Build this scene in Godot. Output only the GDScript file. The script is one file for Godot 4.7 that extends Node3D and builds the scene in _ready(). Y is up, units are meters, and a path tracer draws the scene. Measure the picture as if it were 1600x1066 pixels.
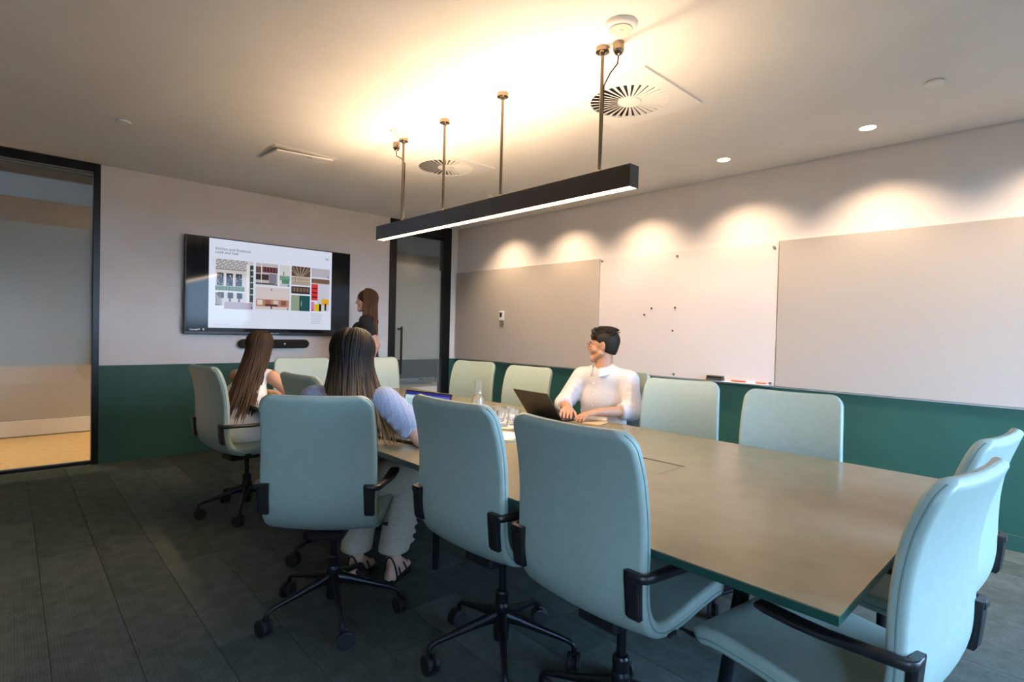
extends Node3D
# A boardroom: corner of the room at the origin, right wall x = 0, screen wall z = 0, room towards -x and +z.

const CEIL := 2.7
const LEFT := -5.7
const NEAR := 8.3
var M := {}
var names := {}
var rng := RandomNumberGenerator.new()

# ---------------------------------------------------------------- mesh building
class Geo:
	var v := PackedVector3Array()
	var c := PackedColorArray()
	var ix := PackedInt32Array()
	var t := Transform3D()
	var col := Color(1, 1, 1)

	func pt(p: Vector3) -> int:
		v.append(t * p)
		c.append(col)
		return v.size() - 1

	func tri(a: int, b: int, d: int) -> void:
		ix.append(a); ix.append(b); ix.append(d)

	func fix(from: int) -> void:
		var g := Vector3.ZERO
		for k in range(from, ix.size()):
			g += v[ix[k]]
		g /= maxf(1.0, ix.size() - from)
		var vol := 0.0
		for k in range(from, ix.size(), 3):
			vol += (v[ix[k]] - g).dot((v[ix[k + 1]] - g).cross(v[ix[k + 2]] - g))
		if vol > 0.0:
			for k in range(from, ix.size(), 3):
				var s := ix[k + 1]
				ix[k + 1] = ix[k + 2]
				ix[k + 2] = s

	func quad(a: Vector3, b: Vector3, d: Vector3, e: Vector3) -> void:
		var i := pt(a)
		pt(b); pt(d); pt(e)
		tri(i, i + 1, i + 2)
		tri(i, i + 2, i + 3)

	# rings of equal size; cols: one colour for each ring or empty
	func rings(rs: Array, cap0 := true, cap1 := true, cols := [], loop := false) -> void:
		var from := ix.size()
		var n: int = rs[0].size()
		var base := v.size()
		for k in rs.size():
			if cols.size():
				col = cols[k]
			for p in rs[k]:
				pt(p)
		var last := rs.size() if loop else rs.size() - 1
		for k in last:
			var k2 := (k + 1) % rs.size()
			for j in n:
				var j2 := (j + 1) % n
				var a := base + k * n + j
				var b := base + k * n + j2
				var d := base + k2 * n + j2
				var e := base + k2 * n + j
				tri(a, b, d)
				tri(a, d, e)
		if not loop:
			for side in 2:
				if (side == 0 and not cap0) or (side == 1 and not cap1):
					continue
				var r = rs[0] if side == 0 else rs[rs.size() - 1]
				if cols.size():
					col = cols[0] if side == 0 else cols[cols.size() - 1]
				var m := Vector3.ZERO
				for p in r:
					m += p
				var ci := pt(m / n)
				var first := v.size()
				for p in r:
					pt(p)
				for j in n:
					if side == 0:
						tri(ci, first + (j + 1) % n, first + j)
					else:
						tri(ci, first + j, first + (j + 1) % n)
		fix(from)

	func box(ce: Vector3, s: Vector3, bev := 0.0) -> void:
		var from := ix.size()
		var h := s * 0.5
		if bev <= 0.0:
			for ax in 3:
				for sg in [-1.0, 1.0]:
					var u := Vector3.ZERO
					var w := Vector3.ZERO
					var n := Vector3.ZERO
					n[ax] = h[ax] * sg
					u[(ax + 1) % 3] = h[(ax + 1) % 3]
					w[(ax + 2) % 3] = h[(ax + 2) % 3] * sg
					quad(ce + n - u - w, ce + n - u + w, ce + n + u + w, ce + n + u - w)
			fix(from)
			return
		var b := minf(bev, minf(h.x, minf(h.y, h.z)) * 0.99)
		# faces
		for ax in 3:
			for sg in [-1.0, 1.0]:
				var u := Vector3.ZERO
				var w := Vector3.ZERO
				var n := Vector3.ZERO
				n[ax] = h[ax] * sg
				u[(ax + 1) % 3] = h[(ax + 1) % 3] - b
				w[(ax + 2) % 3] = (h[(ax + 2) % 3] - b) * sg
				quad(ce + n - u - w, ce + n - u + w, ce + n + u + w, ce + n + u - w)
		# edges
		for ax in 3:
			var a1 := (ax + 1) % 3
			var a2 := (ax + 2) % 3
			for s1 in [-1.0, 1.0]:
				for s2 in [-1.0, 1.0]:
					var p := Vector3.ZERO
					var r := Vector3.ZERO
					p[a1] = h[a1] * s1
					p[a2] = (h[a2] - b) * s2
					r[a1] = (h[a1] - b) * s1
					r[a2] = h[a2] * s2
					var l := Vector3.ZERO
					l[ax] = h[ax] - b
					if s1 * s2 > 0:
						quad(ce + p - l, ce + r - l, ce + r + l, ce + p + l)
					else:
						quad(ce + p - l, ce + p + l, ce + r + l, ce + r - l)
		for sx in [-1.0, 1.0]:
			for sy in [-1.0, 1.0]:
				for sz in [-1.0, 1.0]:
					var sgn := Vector3(sx, sy, sz)
					var i := pt(ce + Vector3(h.x, h.y - b, h.z - b) * sgn)
					pt(ce + Vector3(h.x - b, h.y, h.z - b) * sgn)
					pt(ce + Vector3(h.x - b, h.y - b, h.z) * sgn)
					if sx * sy * sz > 0:
						tri(i, i + 2, i + 1)
					else:
						tri(i, i + 1, i + 2)

	# path of points, radius: number or array; flat: scale of the second axis
	func tube(path: Array, r, sides := 10, cap := true, cols := []) -> void:
		var rs := []
		var side := Vector3.ZERO
		for k in path.size():
			var d: Vector3 = (path[mini(k + 1, path.size() - 1)] - path[maxi(k - 1, 0)]).normalized()
			if side == Vector3.ZERO:
				side = d.cross(Vector3.UP if absf(d.y) < 0.9 else Vector3.RIGHT).normalized()
			side = (side - d * side.dot(d)).normalized()
			var up := d.cross(side)
			var rad: float = r[k] if r is Array else r
			var ring := PackedVector3Array()
			for j in sides:
				var a := TAU * j / sides
				ring.append(path[k] + (side * cos(a) + up * sin(a)) * rad)
			rs.append(ring)
		rings(rs, cap, cap, cols)

	# profile of (radius, height) turned about the y axis at ce
	func lathe(ce: Vector3, prof: Array, sides := 24, cap0 := true, cap1 := true, basis := Basis()) -> void:
		var rs := []
		for p in prof:
			var ring := PackedVector3Array()
			for j in sides:
				var a := TAU * j / sides
				ring.append(ce + basis * Vector3(cos(a) * p.x, p.y, sin(a) * p.x))
			rs.append(ring)
		rings(rs, cap0, cap1)

	# sharp version: every band of the profile has its own vertices
	func turned(ce: Vector3, prof: Array, sides := 24, cap0 := true, cap1 := true, basis := Basis()) -> void:
		for k in prof.size() - 1:
			lathe_band(ce, prof[k], prof[k + 1], sides, basis)
		for side in 2:
			if (side == 0 and cap0) or (side == 1 and cap1):
				var p: Vector2 = prof[0] if side == 0 else prof[prof.size() - 1]
				var ci := pt(ce + basis * Vector3(0, p.y, 0))
				var first := v.size()
				for j in sides:
					var a := TAU * j / sides
					pt(ce + basis * Vector3(cos(a) * p.x, p.y, sin(a) * p.x))
				var up: bool = (prof[prof.size() - 1].y - prof[0].y) > 0
				for j in sides:
					if (side == 1) == up:
						tri(ci, first + j, first + (j + 1) % sides)
					else:
						tri(ci, first + (j + 1) % sides, first + j)

	func lathe_band(ce: Vector3, a: Vector2, b: Vector2, sides: int, basis: Basis) -> void:
		var first := v.size()
		for j in sides:
			var an := TAU * j / sides
			pt(ce + basis * Vector3(cos(an) * a.x, a.y, sin(an) * a.x))
			pt(ce + basis * Vector3(cos(an) * b.x, b.y, sin(an) * b.x))
		for j in sides:
			var i := first + j * 2
			var i2 := first + ((j + 1) % sides) * 2
			if b.y >= a.y:
				tri(i, i2, i2 + 1); tri(i, i2 + 1, i + 1)
			else:
				tri(i, i2 + 1, i2); tri(i, i + 1, i2 + 1)

	# outline in (x, y) pushed out along z from z0 to z1
	func prism(poly: PackedVector2Array, z0: float, z1: float) -> void:
		var from := ix.size()
		var tris := Geometry2D.triangulate_polygon(poly)
		for z in [z0, z1]:
			var first := v.size()
			for p in poly:
				pt(Vector3(p.x, p.y, z))
			for k in range(0, tris.size(), 3):
				if z == z1:
					tri(first + tris[k], first + tris[k + 1], first + tris[k + 2])
				else:
					tri(first + tris[k], first + tris[k + 2], first + tris[k + 1])
		for k in poly.size():
			var p := poly[k]
			var r := poly[(k + 1) % poly.size()]
			quad(Vector3(p.x, p.y, z0), Vector3(p.x, p.y, z1), Vector3(r.x, r.y, z1), Vector3(r.x, r.y, z0))
		# caps and sides may wind differently: settle by triangle against the outline
		var mid := Vector3.ZERO
		for k in range(from, ix.size()):
			mid += v[ix[k]]
		mid /= float(ix.size() - from)
		var vol := 0.0
		for k in range(from, ix.size(), 3):
			vol += (v[ix[k]] - mid).dot((v[ix[k + 1]] - mid).cross(v[ix[k + 2]] - mid))
		if vol > 0.0:
			for k in range(from, ix.size(), 3):
				var s := ix[k + 1]
				ix[k + 1] = ix[k + 2]
				ix[k + 2] = s

	func mesh(mat: Material) -> ArrayMesh:
		var n := PackedVector3Array()
		n.resize(v.size())
		for k in range(0, ix.size(), 3):
			var a := ix[k]
			var b := ix[k + 1]
			var d := ix[k + 2]
			var fn := (v[d] - v[a]).cross(v[b] - v[a])
			n[a] += fn
			n[b] += fn
			n[d] += fn
		for k in n.size():
			n[k] = n[k].normalized() if n[k].length_squared() > 1e-20 else Vector3.UP
		var arr := []
		arr.resize(Mesh.ARRAY_MAX)
		arr[Mesh.ARRAY_VERTEX] = v
		arr[Mesh.ARRAY_NORMAL] = n
		arr[Mesh.ARRAY_COLOR] = c
		arr[Mesh.ARRAY_INDEX] = ix
		var m := ArrayMesh.new()
		m.add_surface_from_arrays(Mesh.PRIMITIVE_TRIANGLES, arr)
		m.surface_set_material(0, mat)
		return m


# a head's own axes (right, up, forward in metres at size 1) and the tone of its skin
class Frame:
	var ce: Vector3
	var rt: Vector3
	var up: Vector3
	var fw: Vector3
	var size: float
	var skin := Color.WHITE
	var smile := 0.0

	func _init(c: Vector3, r: Vector3, u: Vector3, f: Vector3, s: float) -> void:
		ce = c
		rt = r
		up = u
		fw = f
		size = s

	func at(x: float, y: float, z: float) -> Vector3:
		return ce + (rt * x + up * y + fw * z) * size

	func tone(p: Vector3) -> Color:
		var q := p - ce
		var x := absf(q.dot(rt)) / size
		var y := q.dot(up) / size
		var z := q.dot(fw) / size
		if z > 0.05:
			if Vector2(x - 0.031, y - 0.004).length() < 0.0065:
				return Color(0.02, 0.015, 0.012)
			if Vector2((x - 0.031) * 0.75, (y - 0.004) * 1.5).length() < 0.0105:
				return Color(0.62, 0.58, 0.55)
			if absf(y - 0.027 + 0.004 * absf(x - 0.03) / 0.02) < 0.0045 and x > 0.012 and x < 0.05:
				return Color(0.02, 0.014, 0.01)
			if absf(y + 0.0575 - 0.006 * smile * x / 0.02) < 0.0125 and x < 0.025 and z > 0.074:
				if absf(y + 0.0585) > 0.003 or smile < 0.5 or x > 0.018:
					return skin.lerp(Color(0.42, 0.10, 0.09), 0.55)
				return Color(0.75, 0.7, 0.66)
		return skin


# a distance field on a grid, meshed as surface nets
class Field:
	var o: Vector3
	var h: float
	var nx: int
	var ny: int
	var nz: int
	var f := PackedFloat32Array()

	func _init(lo: Vector3, hi: Vector3, cell: float) -> void:
		o = lo
		h = cell
		nx = int((hi.x - lo.x) / cell) + 2
		ny = int((hi.y - lo.y) / cell) + 2
		nz = int((hi.z - lo.z) / cell) + 2
		f.resize(nx * ny * nz)
		f.fill(9.0)

	func span(lo: Vector3, hi: Vector3) -> Array:
		var a := (lo - o) / h
		var b := (hi - o) / h
		return [clampi(int(a.x), 0, nx - 1), clampi(int(b.x) + 1, 0, nx - 1), clampi(int(a.y), 0, ny - 1), clampi(int(b.y) + 1, 0, ny - 1), clampi(int(a.z), 0, nz - 1), clampi(int(b.z) + 1, 0, nz - 1)]

	# tapered capsule; wide: stretched by that factor along the unit vector side
	func cap(a: Vector3, b: Vector3, ra: float, rb: float, k := 0.02, side := Vector3.ZERO, wide := 1.0, carve := false) -> void:
		var m := (maxf(ra, rb) * wide + k + 2.0 * h) * Vector3.ONE
		var s := span(a.min(b) - m, a.max(b) + m)
		var ab := b - a
		var l2 := maxf(ab.length_squared(), 1e-9)
		var shrink := 1.0 - 1.0 / wide
		for z in range(s[4], s[5] + 1):
			for y in range(s[2], s[3] + 1):
				var i: int = (z * ny + y) * nx + s[0]
				for x in range(s[0], s[1] + 1):
					var p := o + Vector3(x, y, z) * h - a
					if wide != 1.0:
						p -= side * (p.dot(side) * shrink)
					var t := clampf(p.dot(ab) / l2, 0.0, 1.0)
					var d := (p - ab * t).length() - lerpf(ra, rb, t)
					var e := f[i]
					if carve:
						f[i] = maxf(e, -d)
					elif d - e < k and e - d < k:
						var q := (k - absf(d - e)) / k
						f[i] = minf(d, e) - q * q * k * 0.25
					elif d < e:
						f[i] = d
					i += 1

	func ell(ce: Vector3, bs: Basis, r: Vector3, k := 0.01, carve := false) -> void:
		var big := maxf(r.x, maxf(r.y, r.z))
		var m := (big + k + 2.0 * h) * Vector3.ONE
		var s := span(ce - m, ce + m)
		var inv := bs.transposed()
		var small := minf(r.x, minf(r.y, r.z))
		for z in range(s[4], s[5] + 1):
			for y in range(s[2], s[3] + 1):
				var i: int = (z * ny + y) * nx + s[0]
				for x in range(s[0], s[1] + 1):
					var p := inv * (o + Vector3(x, y, z) * h - ce)
					var q1 := (p / r).length()
					var q2 := (p / (r * r)).length()
					var d := q1 * (q1 - 1.0) / q2 if q2 > 1e-6 else -small
					var e := f[i]
					if carve:
						f[i] = maxf(e, -d)
					elif d - e < k and e - d < k:
						var q := (k - absf(d - e)) / k
						f[i] = minf(d, e) - q * q * k * 0.25
					elif d < e:
						f[i] = d
					i += 1

	# cut away what lies on the n side of the plane through ce, within reach
	func cut(ce: Vector3, n: Vector3, reach: float) -> void:
		var s := span(ce - Vector3.ONE * reach, ce + Vector3.ONE * reach)
		for z in range(s[4], s[5] + 1):
			for y in range(s[2], s[3] + 1):
				var i: int = (z * ny + y) * nx + s[0]
				for x in range(s[0], s[1] + 1):
					var p := o + Vector3(x, y, z) * h - ce
					if p.length() < reach:
						f[i] = maxf(f[i], p.dot(n))
					i += 1

	func to(g: Geo, paint: Frame = null) -> void:
		var id := PackedInt32Array()
		id.resize(f.size())
		id.fill(-1)
		var far := 2.0 * h
		var base_col := g.col
		for z in nz - 1:
			for y in ny - 1:
				var i := (z * ny + y) * nx
				for x in nx - 1:
					var v0 := f[i]
					if v0 < far and v0 > -far:
						var v1 := f[i + 1]
						var v2 := f[i + nx]
						var v3 := f[i + nx + 1]
						var j := i + nx * ny
						var v4 := f[j]
						var v5 := f[j + 1]
						var v6 := f[j + nx]
						var v7 := f[j + nx + 1]
						var neg := int(v0 < 0) + int(v1 < 0) + int(v2 < 0) + int(v3 < 0) + int(v4 < 0) + int(v5 < 0) + int(v6 < 0) + int(v7 < 0)
						if neg > 0 and neg < 8:
							var sum := Vector3.ZERO
							var n := 0
							if (v0 < 0) != (v1 < 0): sum += Vector3(v0 / (v0 - v1), 0, 0); n += 1
							if (v2 < 0) != (v3 < 0): sum += Vector3(v2 / (v2 - v3), 1, 0); n += 1
							if (v4 < 0) != (v5 < 0): sum += Vector3(v4 / (v4 - v5), 0, 1); n += 1
							if (v6 < 0) != (v7 < 0): sum += Vector3(v6 / (v6 - v7), 1, 1); n += 1
							if (v0 < 0) != (v2 < 0): sum += Vector3(0, v0 / (v0 - v2), 0); n += 1
							if (v1 < 0) != (v3 < 0): sum += Vector3(1, v1 / (v1 - v3), 0); n += 1
							if (v4 < 0) != (v6 < 0): sum += Vector3(0, v4 / (v4 - v6), 1); n += 1
							if (v5 < 0) != (v7 < 0): sum += Vector3(1, v5 / (v5 - v7), 1); n += 1
							if (v0 < 0) != (v4 < 0): sum += Vector3(0, 0, v0 / (v0 - v4)); n += 1
							if (v1 < 0) != (v5 < 0): sum += Vector3(1, 0, v1 / (v1 - v5)); n += 1
							if (v2 < 0) != (v6 < 0): sum += Vector3(0, 1, v2 / (v2 - v6)); n += 1
							if (v3 < 0) != (v7 < 0): sum += Vector3(1, 1, v3 / (v3 - v7)); n += 1
							var p := o + (Vector3(x, y, z) + sum / n) * h
							if paint != null:
								g.col = paint.tone(p)
							id[i] = g.pt(p)
					i += 1
		g.col = base_col
		var sy := nx
		var sz := nx * ny
		for z in range(1, nz - 1):
			for y in range(1, ny - 1):
				var i := (z * ny + y) * nx + 1
				for x in range(1, nx - 1):
					if id[i] >= 0 or (f[i] < far and f[i] > -far):
						var s0 := f[i] < 0
						if s0 != (f[i + 1] < 0):
							face(g, id[i], id[i - sy], id[i - sy - sz], id[i - sz], s0)
						if s0 != (f[i + sy] < 0):
							face(g, id[i], id[i - sz], id[i - sz - 1], id[i - 1], s0)
						if s0 != (f[i + sz] < 0):
							face(g, id[i], id[i - 1], id[i - 1 - sy], id[i - sy], s0)
					i += 1

	func face(g: Geo, a: int, b: int, d: int, e: int, out: bool) -> void:
		if a < 0 or b < 0 or d < 0 or e < 0:
			return
		if out:
			g.tri(a, d, b)
			g.tri(a, e, d)
		else:
			g.tri(a, b, d)
			g.tri(a, d, e)


# ---------------------------------------------------------------- nodes
func numbered(called: String) -> String:
	if not names.has(called):
		names[called] = 0
		return called
	names[called] += 1
	return "%s_%03d" % [called, names[called]]

func thing(called: String, label: String, category: String, at := Vector3.ZERO, turn := 0.0, group := "") -> Node3D:
	var n := Node3D.new()
	n.name = numbered(called)
	add_child(n)
	n.position = at
	n.rotation.y = turn
	tag(n, label, category, group)
	return n

func tag(n: Node, label: String, category: String, group := "") -> Node:
	n.set_meta("label", label)
	n.set_meta("category", category)
	if group != "":
		n.set_meta("group", group)
	return n

func part(parent: Node, called: String, g, mat: Material, label := "") -> MeshInstance3D:
	var n := MeshInstance3D.new()
	n.name = called if parent != self else numbered(called)
	n.mesh = g.mesh(mat) if g is Geo else g
	if not g is Geo:
		n.material_override = mat
	parent.add_child(n, true)
	if label != "":
		n.set_meta("label", label)
	return n

func struct(called: String, g: Geo, mat: Material, parent: Node = self) -> MeshInstance3D:
	var n := part(parent, called, g, mat)
	if parent == self:
		n.set_meta("kind", "structure")
	return n

func boxed(c: Vector3, s: Vector3, bev := 0.0) -> Geo:
	var g := Geo.new()
	g.box(c, s, bev)
	return g

# a box given by its corners
func span(a: Vector3, b: Vector3, bev := 0.0) -> Geo:
	return boxed((a + b) * 0.5, (b - a).abs(), bev)

func words(parent: Node, called: String, text: String, height: float, at: Vector3, turn: Basis, mat: Material, align := HORIZONTAL_ALIGNMENT_LEFT) -> void:
	var tm := TextMesh.new()
	tm.text = text
	var sf := SystemFont.new()
	sf.font_names = PackedStringArray(["Droid Sans"])
	tm.font = sf
	tm.font_size = 32
	tm.pixel_size = height / 24.0
	tm.depth = 0.0006
	tm.horizontal_alignment = align
	var n := MeshInstance3D.new()
	n.name = called
	n.mesh = tm
	n.material_override = mat
	n.transform = Transform3D(turn, at)
	parent.add_child(n, true)

# ---------------------------------------------------------------- materials
func srgb(r: float, g: float, b: float) -> Color:
	return Color(r / 255.0, g / 255.0, b / 255.0)

func plain(c: Color, rough := 0.6, metal := 0.0) -> StandardMaterial3D:
	var m := StandardMaterial3D.new()
	m.albedo_color = c
	m.roughness = rough
	m.metallic = metal
	return m

func noise_image(seed_: int, size: int, freq: float, octaves: int, a: Color, b: Color, sharp := 1.0) -> Image:
	var nz := FastNoiseLite.new()
	nz.seed = seed_
	nz.noise_type = FastNoiseLite.TYPE_SIMPLEX_SMOOTH
	nz.frequency = freq
	nz.fractal_octaves = octaves
	var src := nz.get_seamless_image(size, size)
	src.convert(Image.FORMAT_L8)
	var data := src.get_data()
	var out := PackedByteArray()
	out.resize(size * size * 3)
	for k in size * size:
		var t := clampf((data[k] / 255.0 - 0.5) * sharp + 0.5, 0.0, 1.0)
		out[k * 3] = int(lerpf(a.r, b.r, t) * 255.0)
		out[k * 3 + 1] = int(lerpf(a.g, b.g, t) * 255.0)
		out[k * 3 + 2] = int(lerpf(a.b, b.b, t) * 255.0)
	return Image.create_from_data(size, size, false, Image.FORMAT_RGB8, out)

func mottled(a: Color, b: Color, rough: float, scale: float, seed_: int, freq := 0.02, octaves := 4, bump := 0.0) -> StandardMaterial3D:
	var m := plain(Color.WHITE, rough)
	var im := noise_image(seed_, 256, freq, octaves, a, b)
	m.albedo_texture = ImageTexture.create_from_image(im)
	m.uv1_triplanar = true
	m.uv1_world_triplanar = true
	m.uv1_scale = Vector3.ONE * scale
	if bump > 0.0:
		m.heightmap_enabled = true
		m.heightmap_texture = m.albedo_texture
		m.heightmap_scale = bump
	return m

# woven cloth: crossing threads with uneven tone
func woven(a: Color, b: Color, rough: float, scale: float, seed_: int, threads := 64, amp := 0.05) -> StandardMaterial3D:
	var size := 256
	var im := noise_image(seed_, size, 0.12, 3, a, b, 1.2)
	var r := RandomNumberGenerator.new()
	r.seed = seed_
	var w := size / threads
	for k in threads:
		var lift := r.randf_range(-amp, amp)
		for y in size:
			for x in range(k * w, k * w + w):
				var c := im.get_pixel(x, y)
				var cross := amp * 0.6 if ((y / w) + k) % 2 == 0 else -amp * 0.6
				im.set_pixel(x, y, Color(clampf(c.r + lift + cross, 0, 1), clampf(c.g + lift + cross, 0, 1), clampf(c.b + lift + cross, 0, 1)))
	var m := plain(Color.WHITE, rough)
	m.albedo_texture = ImageTexture.create_from_image(im)
	m.uv1_triplanar = true
	m.uv1_world_triplanar = true
	m.uv1_scale = Vector3.ONE * scale
	m.metallic_specular = 0.2
	return m

func carpet(a: Color, b: Color, seed_: int) -> StandardMaterial3D:
	var size := 256
	var im := noise_image(seed_, size, 0.02, 4, a, b, 0.8)
	var r := RandomNumberGenerator.new()
	r.seed = seed_
	for x in size:
		var rib := -0.03 if x % 4 < 1 else 0.008
		rib += r.randf_range(-0.012, 0.012)
		for y in size:
			var c := im.get_pixel(x, y)
			var d := rib + r.randf_range(-0.03, 0.03)
			im.set_pixel(x, y, Color(clampf(c.r + d, 0, 1), clampf(c.g + d, 0, 1), clampf(c.b + d, 0, 1)))
	var m := plain(Color.WHITE, 0.95)
	m.albedo_texture = ImageTexture.create_from_image(im)
	m.uv1_triplanar = true
	m.uv1_world_triplanar = true
	m.uv1_scale = Vector3.ONE * 1.6
	m.metallic_specular = 0.1
	m.heightmap_enabled = true
	m.heightmap_texture = m.albedo_texture
	m.heightmap_scale = 0.15
	return m

func glow(c: Color, e: float) -> StandardMaterial3D:
	var m := plain(c, 0.5)
	m.emission_enabled = true
	m.emission = c
	m.emission_energy_multiplier = e
	return m

func tinted(rough := 0.6) -> StandardMaterial3D:
	var m := plain(Color.WHITE, rough)
	m.vertex_color_use_as_albedo = true
	return m

func materials() -> void:
	M.ceiling = mottled(srgb(226, 222, 216), srgb(232, 228, 223), 0.9, 0.5, 1, 0.01, 3)
	M.wall = mottled(srgb(222, 214, 209), srgb(228, 221, 216), 0.85, 0.6, 2, 0.012, 3)
	M.green = mottled(srgb(34, 80, 68), srgb(38, 86, 73), 0.55, 0.7, 3, 0.012, 3)
	M.green_trim = plain(srgb(37, 84, 71), 0.5)
	M.black = plain(srgb(20, 20, 21), 0.42)
	M.frame = plain(srgb(22, 22, 24), 0.32, 0.3)
	M.alu = plain(srgb(150, 155, 160), 0.35, 0.9)
	M.chrome = plain(srgb(158, 140, 118), 0.2, 1.0)
	M.rod = plain(srgb(120, 108, 92), 0.22, 1.0)
	M.white = plain(srgb(232, 230, 226), 0.5)
	M.white_gloss = plain(srgb(236, 235, 233), 0.22)
	M.lamp_body = plain(srgb(44, 37, 30), 0.42, 0.1)
	M.leather = mottled(srgb(146, 163, 153), srgb(156, 173, 162), 0.42, 3.0, 4, 0.03, 4)
	M.seam = plain(srgb(112, 138, 132), 0.7)
	M.plastic = plain(srgb(24, 24, 27), 0.38)
	M.steel_black = plain(srgb(34, 37, 42), 0.3, 0.55)
	M.rubber = plain(srgb(26, 26, 29), 0.6)
	M.top = mottled(srgb(122, 114, 89), srgb(130, 121, 95), 0.24, 1.2, 5, 0.02, 4)
	M.top_edge = plain(srgb(24, 66, 56), 0.4)
	M.dark = plain(srgb(14, 14, 15), 0.6)
	M.felt = mottled(srgb(170, 161, 151), srgb(198, 189, 179), 0.95, 4.0, 6, 0.16, 3)
	M.board = plain(srgb(222, 214, 211), 0.15)
	M.glass = StandardMaterial3D.new()
	M.glass.albedo_color = Color(0.86, 0.92, 0.9, 0.06)
	M.glass.transparency = BaseMaterial3D.TRANSPARENCY_ALPHA
	M.glass.roughness = 0.02
	M.film = StandardMaterial3D.new()
	M.film.albedo_color = Color(0.63, 0.645, 0.62, 0.8)
	M.film.transparency = BaseMaterial3D.TRANSPARENCY_ALPHA
	M.film.roughness = 0.5
	M.film.backlight_enabled = true
	M.film.backlight = Color(0.62, 0.62, 0.58)
	M.cup = StandardMaterial3D.new()
	M.cup.albedo_color = Color(0.97, 0.98, 0.98, 0.05)
	M.cup.refraction_enabled = true
	M.cup.refraction_scale = 0.05
	M.cup.roughness = 0.02
	M.water = StandardMaterial3D.new()
	M.water.albedo_color = Color(0.97, 0.99, 1.0, 0.03)
	M.water.refraction_enabled = true
	M.water.refraction_scale = 0.033
	M.water.roughness = 0.0
	M.gold = plain(srgb(196, 156, 84), 0.25, 1.0)
	M.marble = mottled(srgb(226, 222, 216), srgb(240, 238, 234), 0.25, 6.0, 9, 0.03, 5)
	M.skin = tinted(0.5)
	M.skin.subsurf_scatter_enabled = true
	M.skin.subsurf_scatter_strength = 0.06
	M.hair = tinted(0.55)
	M.hair.metallic_specular = 0.3
	M.shirt = mottled(srgb(192, 187, 186), srgb(203, 198, 197), 0.8, 4.0, 11, 0.03, 4)
	M.heather = woven(srgb(120, 132, 158), srgb(172, 178, 196), 0.9, 5.0, 12, 64)
	M.sand = mottled(srgb(178, 164, 142), srgb(200, 188, 168), 0.9, 5.0, 13, 0.03, 4)
	M.pale = mottled(srgb(206, 200, 190), srgb(220, 214, 206), 0.85, 6.0, 14, 0.03, 4)
	M.white_cloth = mottled(srgb(228, 226, 226), srgb(240, 238, 238), 0.85, 5.0, 15, 0.03, 4)
	M.black_cloth = mottled(srgb(26, 26, 30), srgb(36, 36, 40), 0.9, 6.0, 16, 0.03, 4)
	M.denim = mottled(srgb(38, 42, 54), srgb(48, 52, 66), 0.9, 6.0, 17, 0.03, 4)
	M.shoe = plain(srgb(22, 20, 20), 0.35)
	M.graphite = plain(srgb(66, 60, 54), 0.35, 0.6)
	M.keys = plain(srgb(28, 28, 30), 0.6)

# ---------------------------------------------------------------- the scene
func _ready() -> void:
	rng.seed = 20240
	view_and_light()
	materials()
	room()
	corridor()
	wall_things()
	ceiling_things()
	table_and_chairs()
	table_things()
	people()

func view_and_light() -> void:
	var cam := Camera3D.new()
	cam.name = "camera"
	cam.fov = 64.7494
	cam.near = 0.05
	cam.far = 200.0
	cam.transform = Transform3D(Basis(Vector3(0.730005, 0.025216, 0.682976), Vector3(-0.005630, 0.999507, -0.030884), Vector3(-0.683418, 0.018700, 0.729787)), Vector3(-4.6222, 1.30036, 6.1006))
	add_child(cam)
	cam.current = true
	var env := Environment.new()
	env.background_mode = Environment.BG_SKY
	var sky := Sky.new()
	var ps := ProceduralSkyMaterial.new()
	ps.sky_top_color = srgb(138, 178, 226)
	ps.sky_horizon_color = srgb(172, 202, 234)
	ps.ground_horizon_color = srgb(150, 156, 160)
	ps.ground_bottom_color = srgb(96, 100, 102)
	ps.sky_energy_multiplier = 3.8
	ps.ground_energy_multiplier = 2.0
	sky.sky_material = ps
	env.sky = sky
	env.tonemap_mode = Environment.TONE_MAPPER_LINEAR
	env.tonemap_exposure = 1.88
	env.sdfgi_enabled = true
	env.ssao_enabled = true
	env.ssil_enabled = true
	var we := WorldEnvironment.new()
	we.name = "environment"
	we.environment = env
	add_child(we)

func area_light(called: String, at: Vector3, size: Vector2, basis: Basis, c: Color, e: float) -> void:
	var l := AreaLight3D.new()
	l.name = called
	l.area_size = size
	l.light_color = c
	l.light_energy = e
	l.area_range = 14.0
	l.area_attenuation = 2.0
	l.shadow_enabled = true
	add_child(l, true)
	l.transform = Transform3D(basis, at)

func spot(called: String, at: Vector3, towards: Vector3, c: Color, e: float, angle: float, soft: float, size := 0.04) -> void:
	var l := SpotLight3D.new()
	l.name = called
	l.light_color = c
	l.light_energy = e
	l.spot_angle = angle
	l.spot_angle_attenuation = soft
	l.spot_range = 14.0
	l.spot_attenuation = 2.0
	l.light_size = size
	l.shadow_enabled = true
	add_child(l, true)
	l.look_at_from_position(at, at + towards, Vector3.FORWARD if absf(towards.normalized().y) > 0.9 else Vector3.UP)

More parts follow.
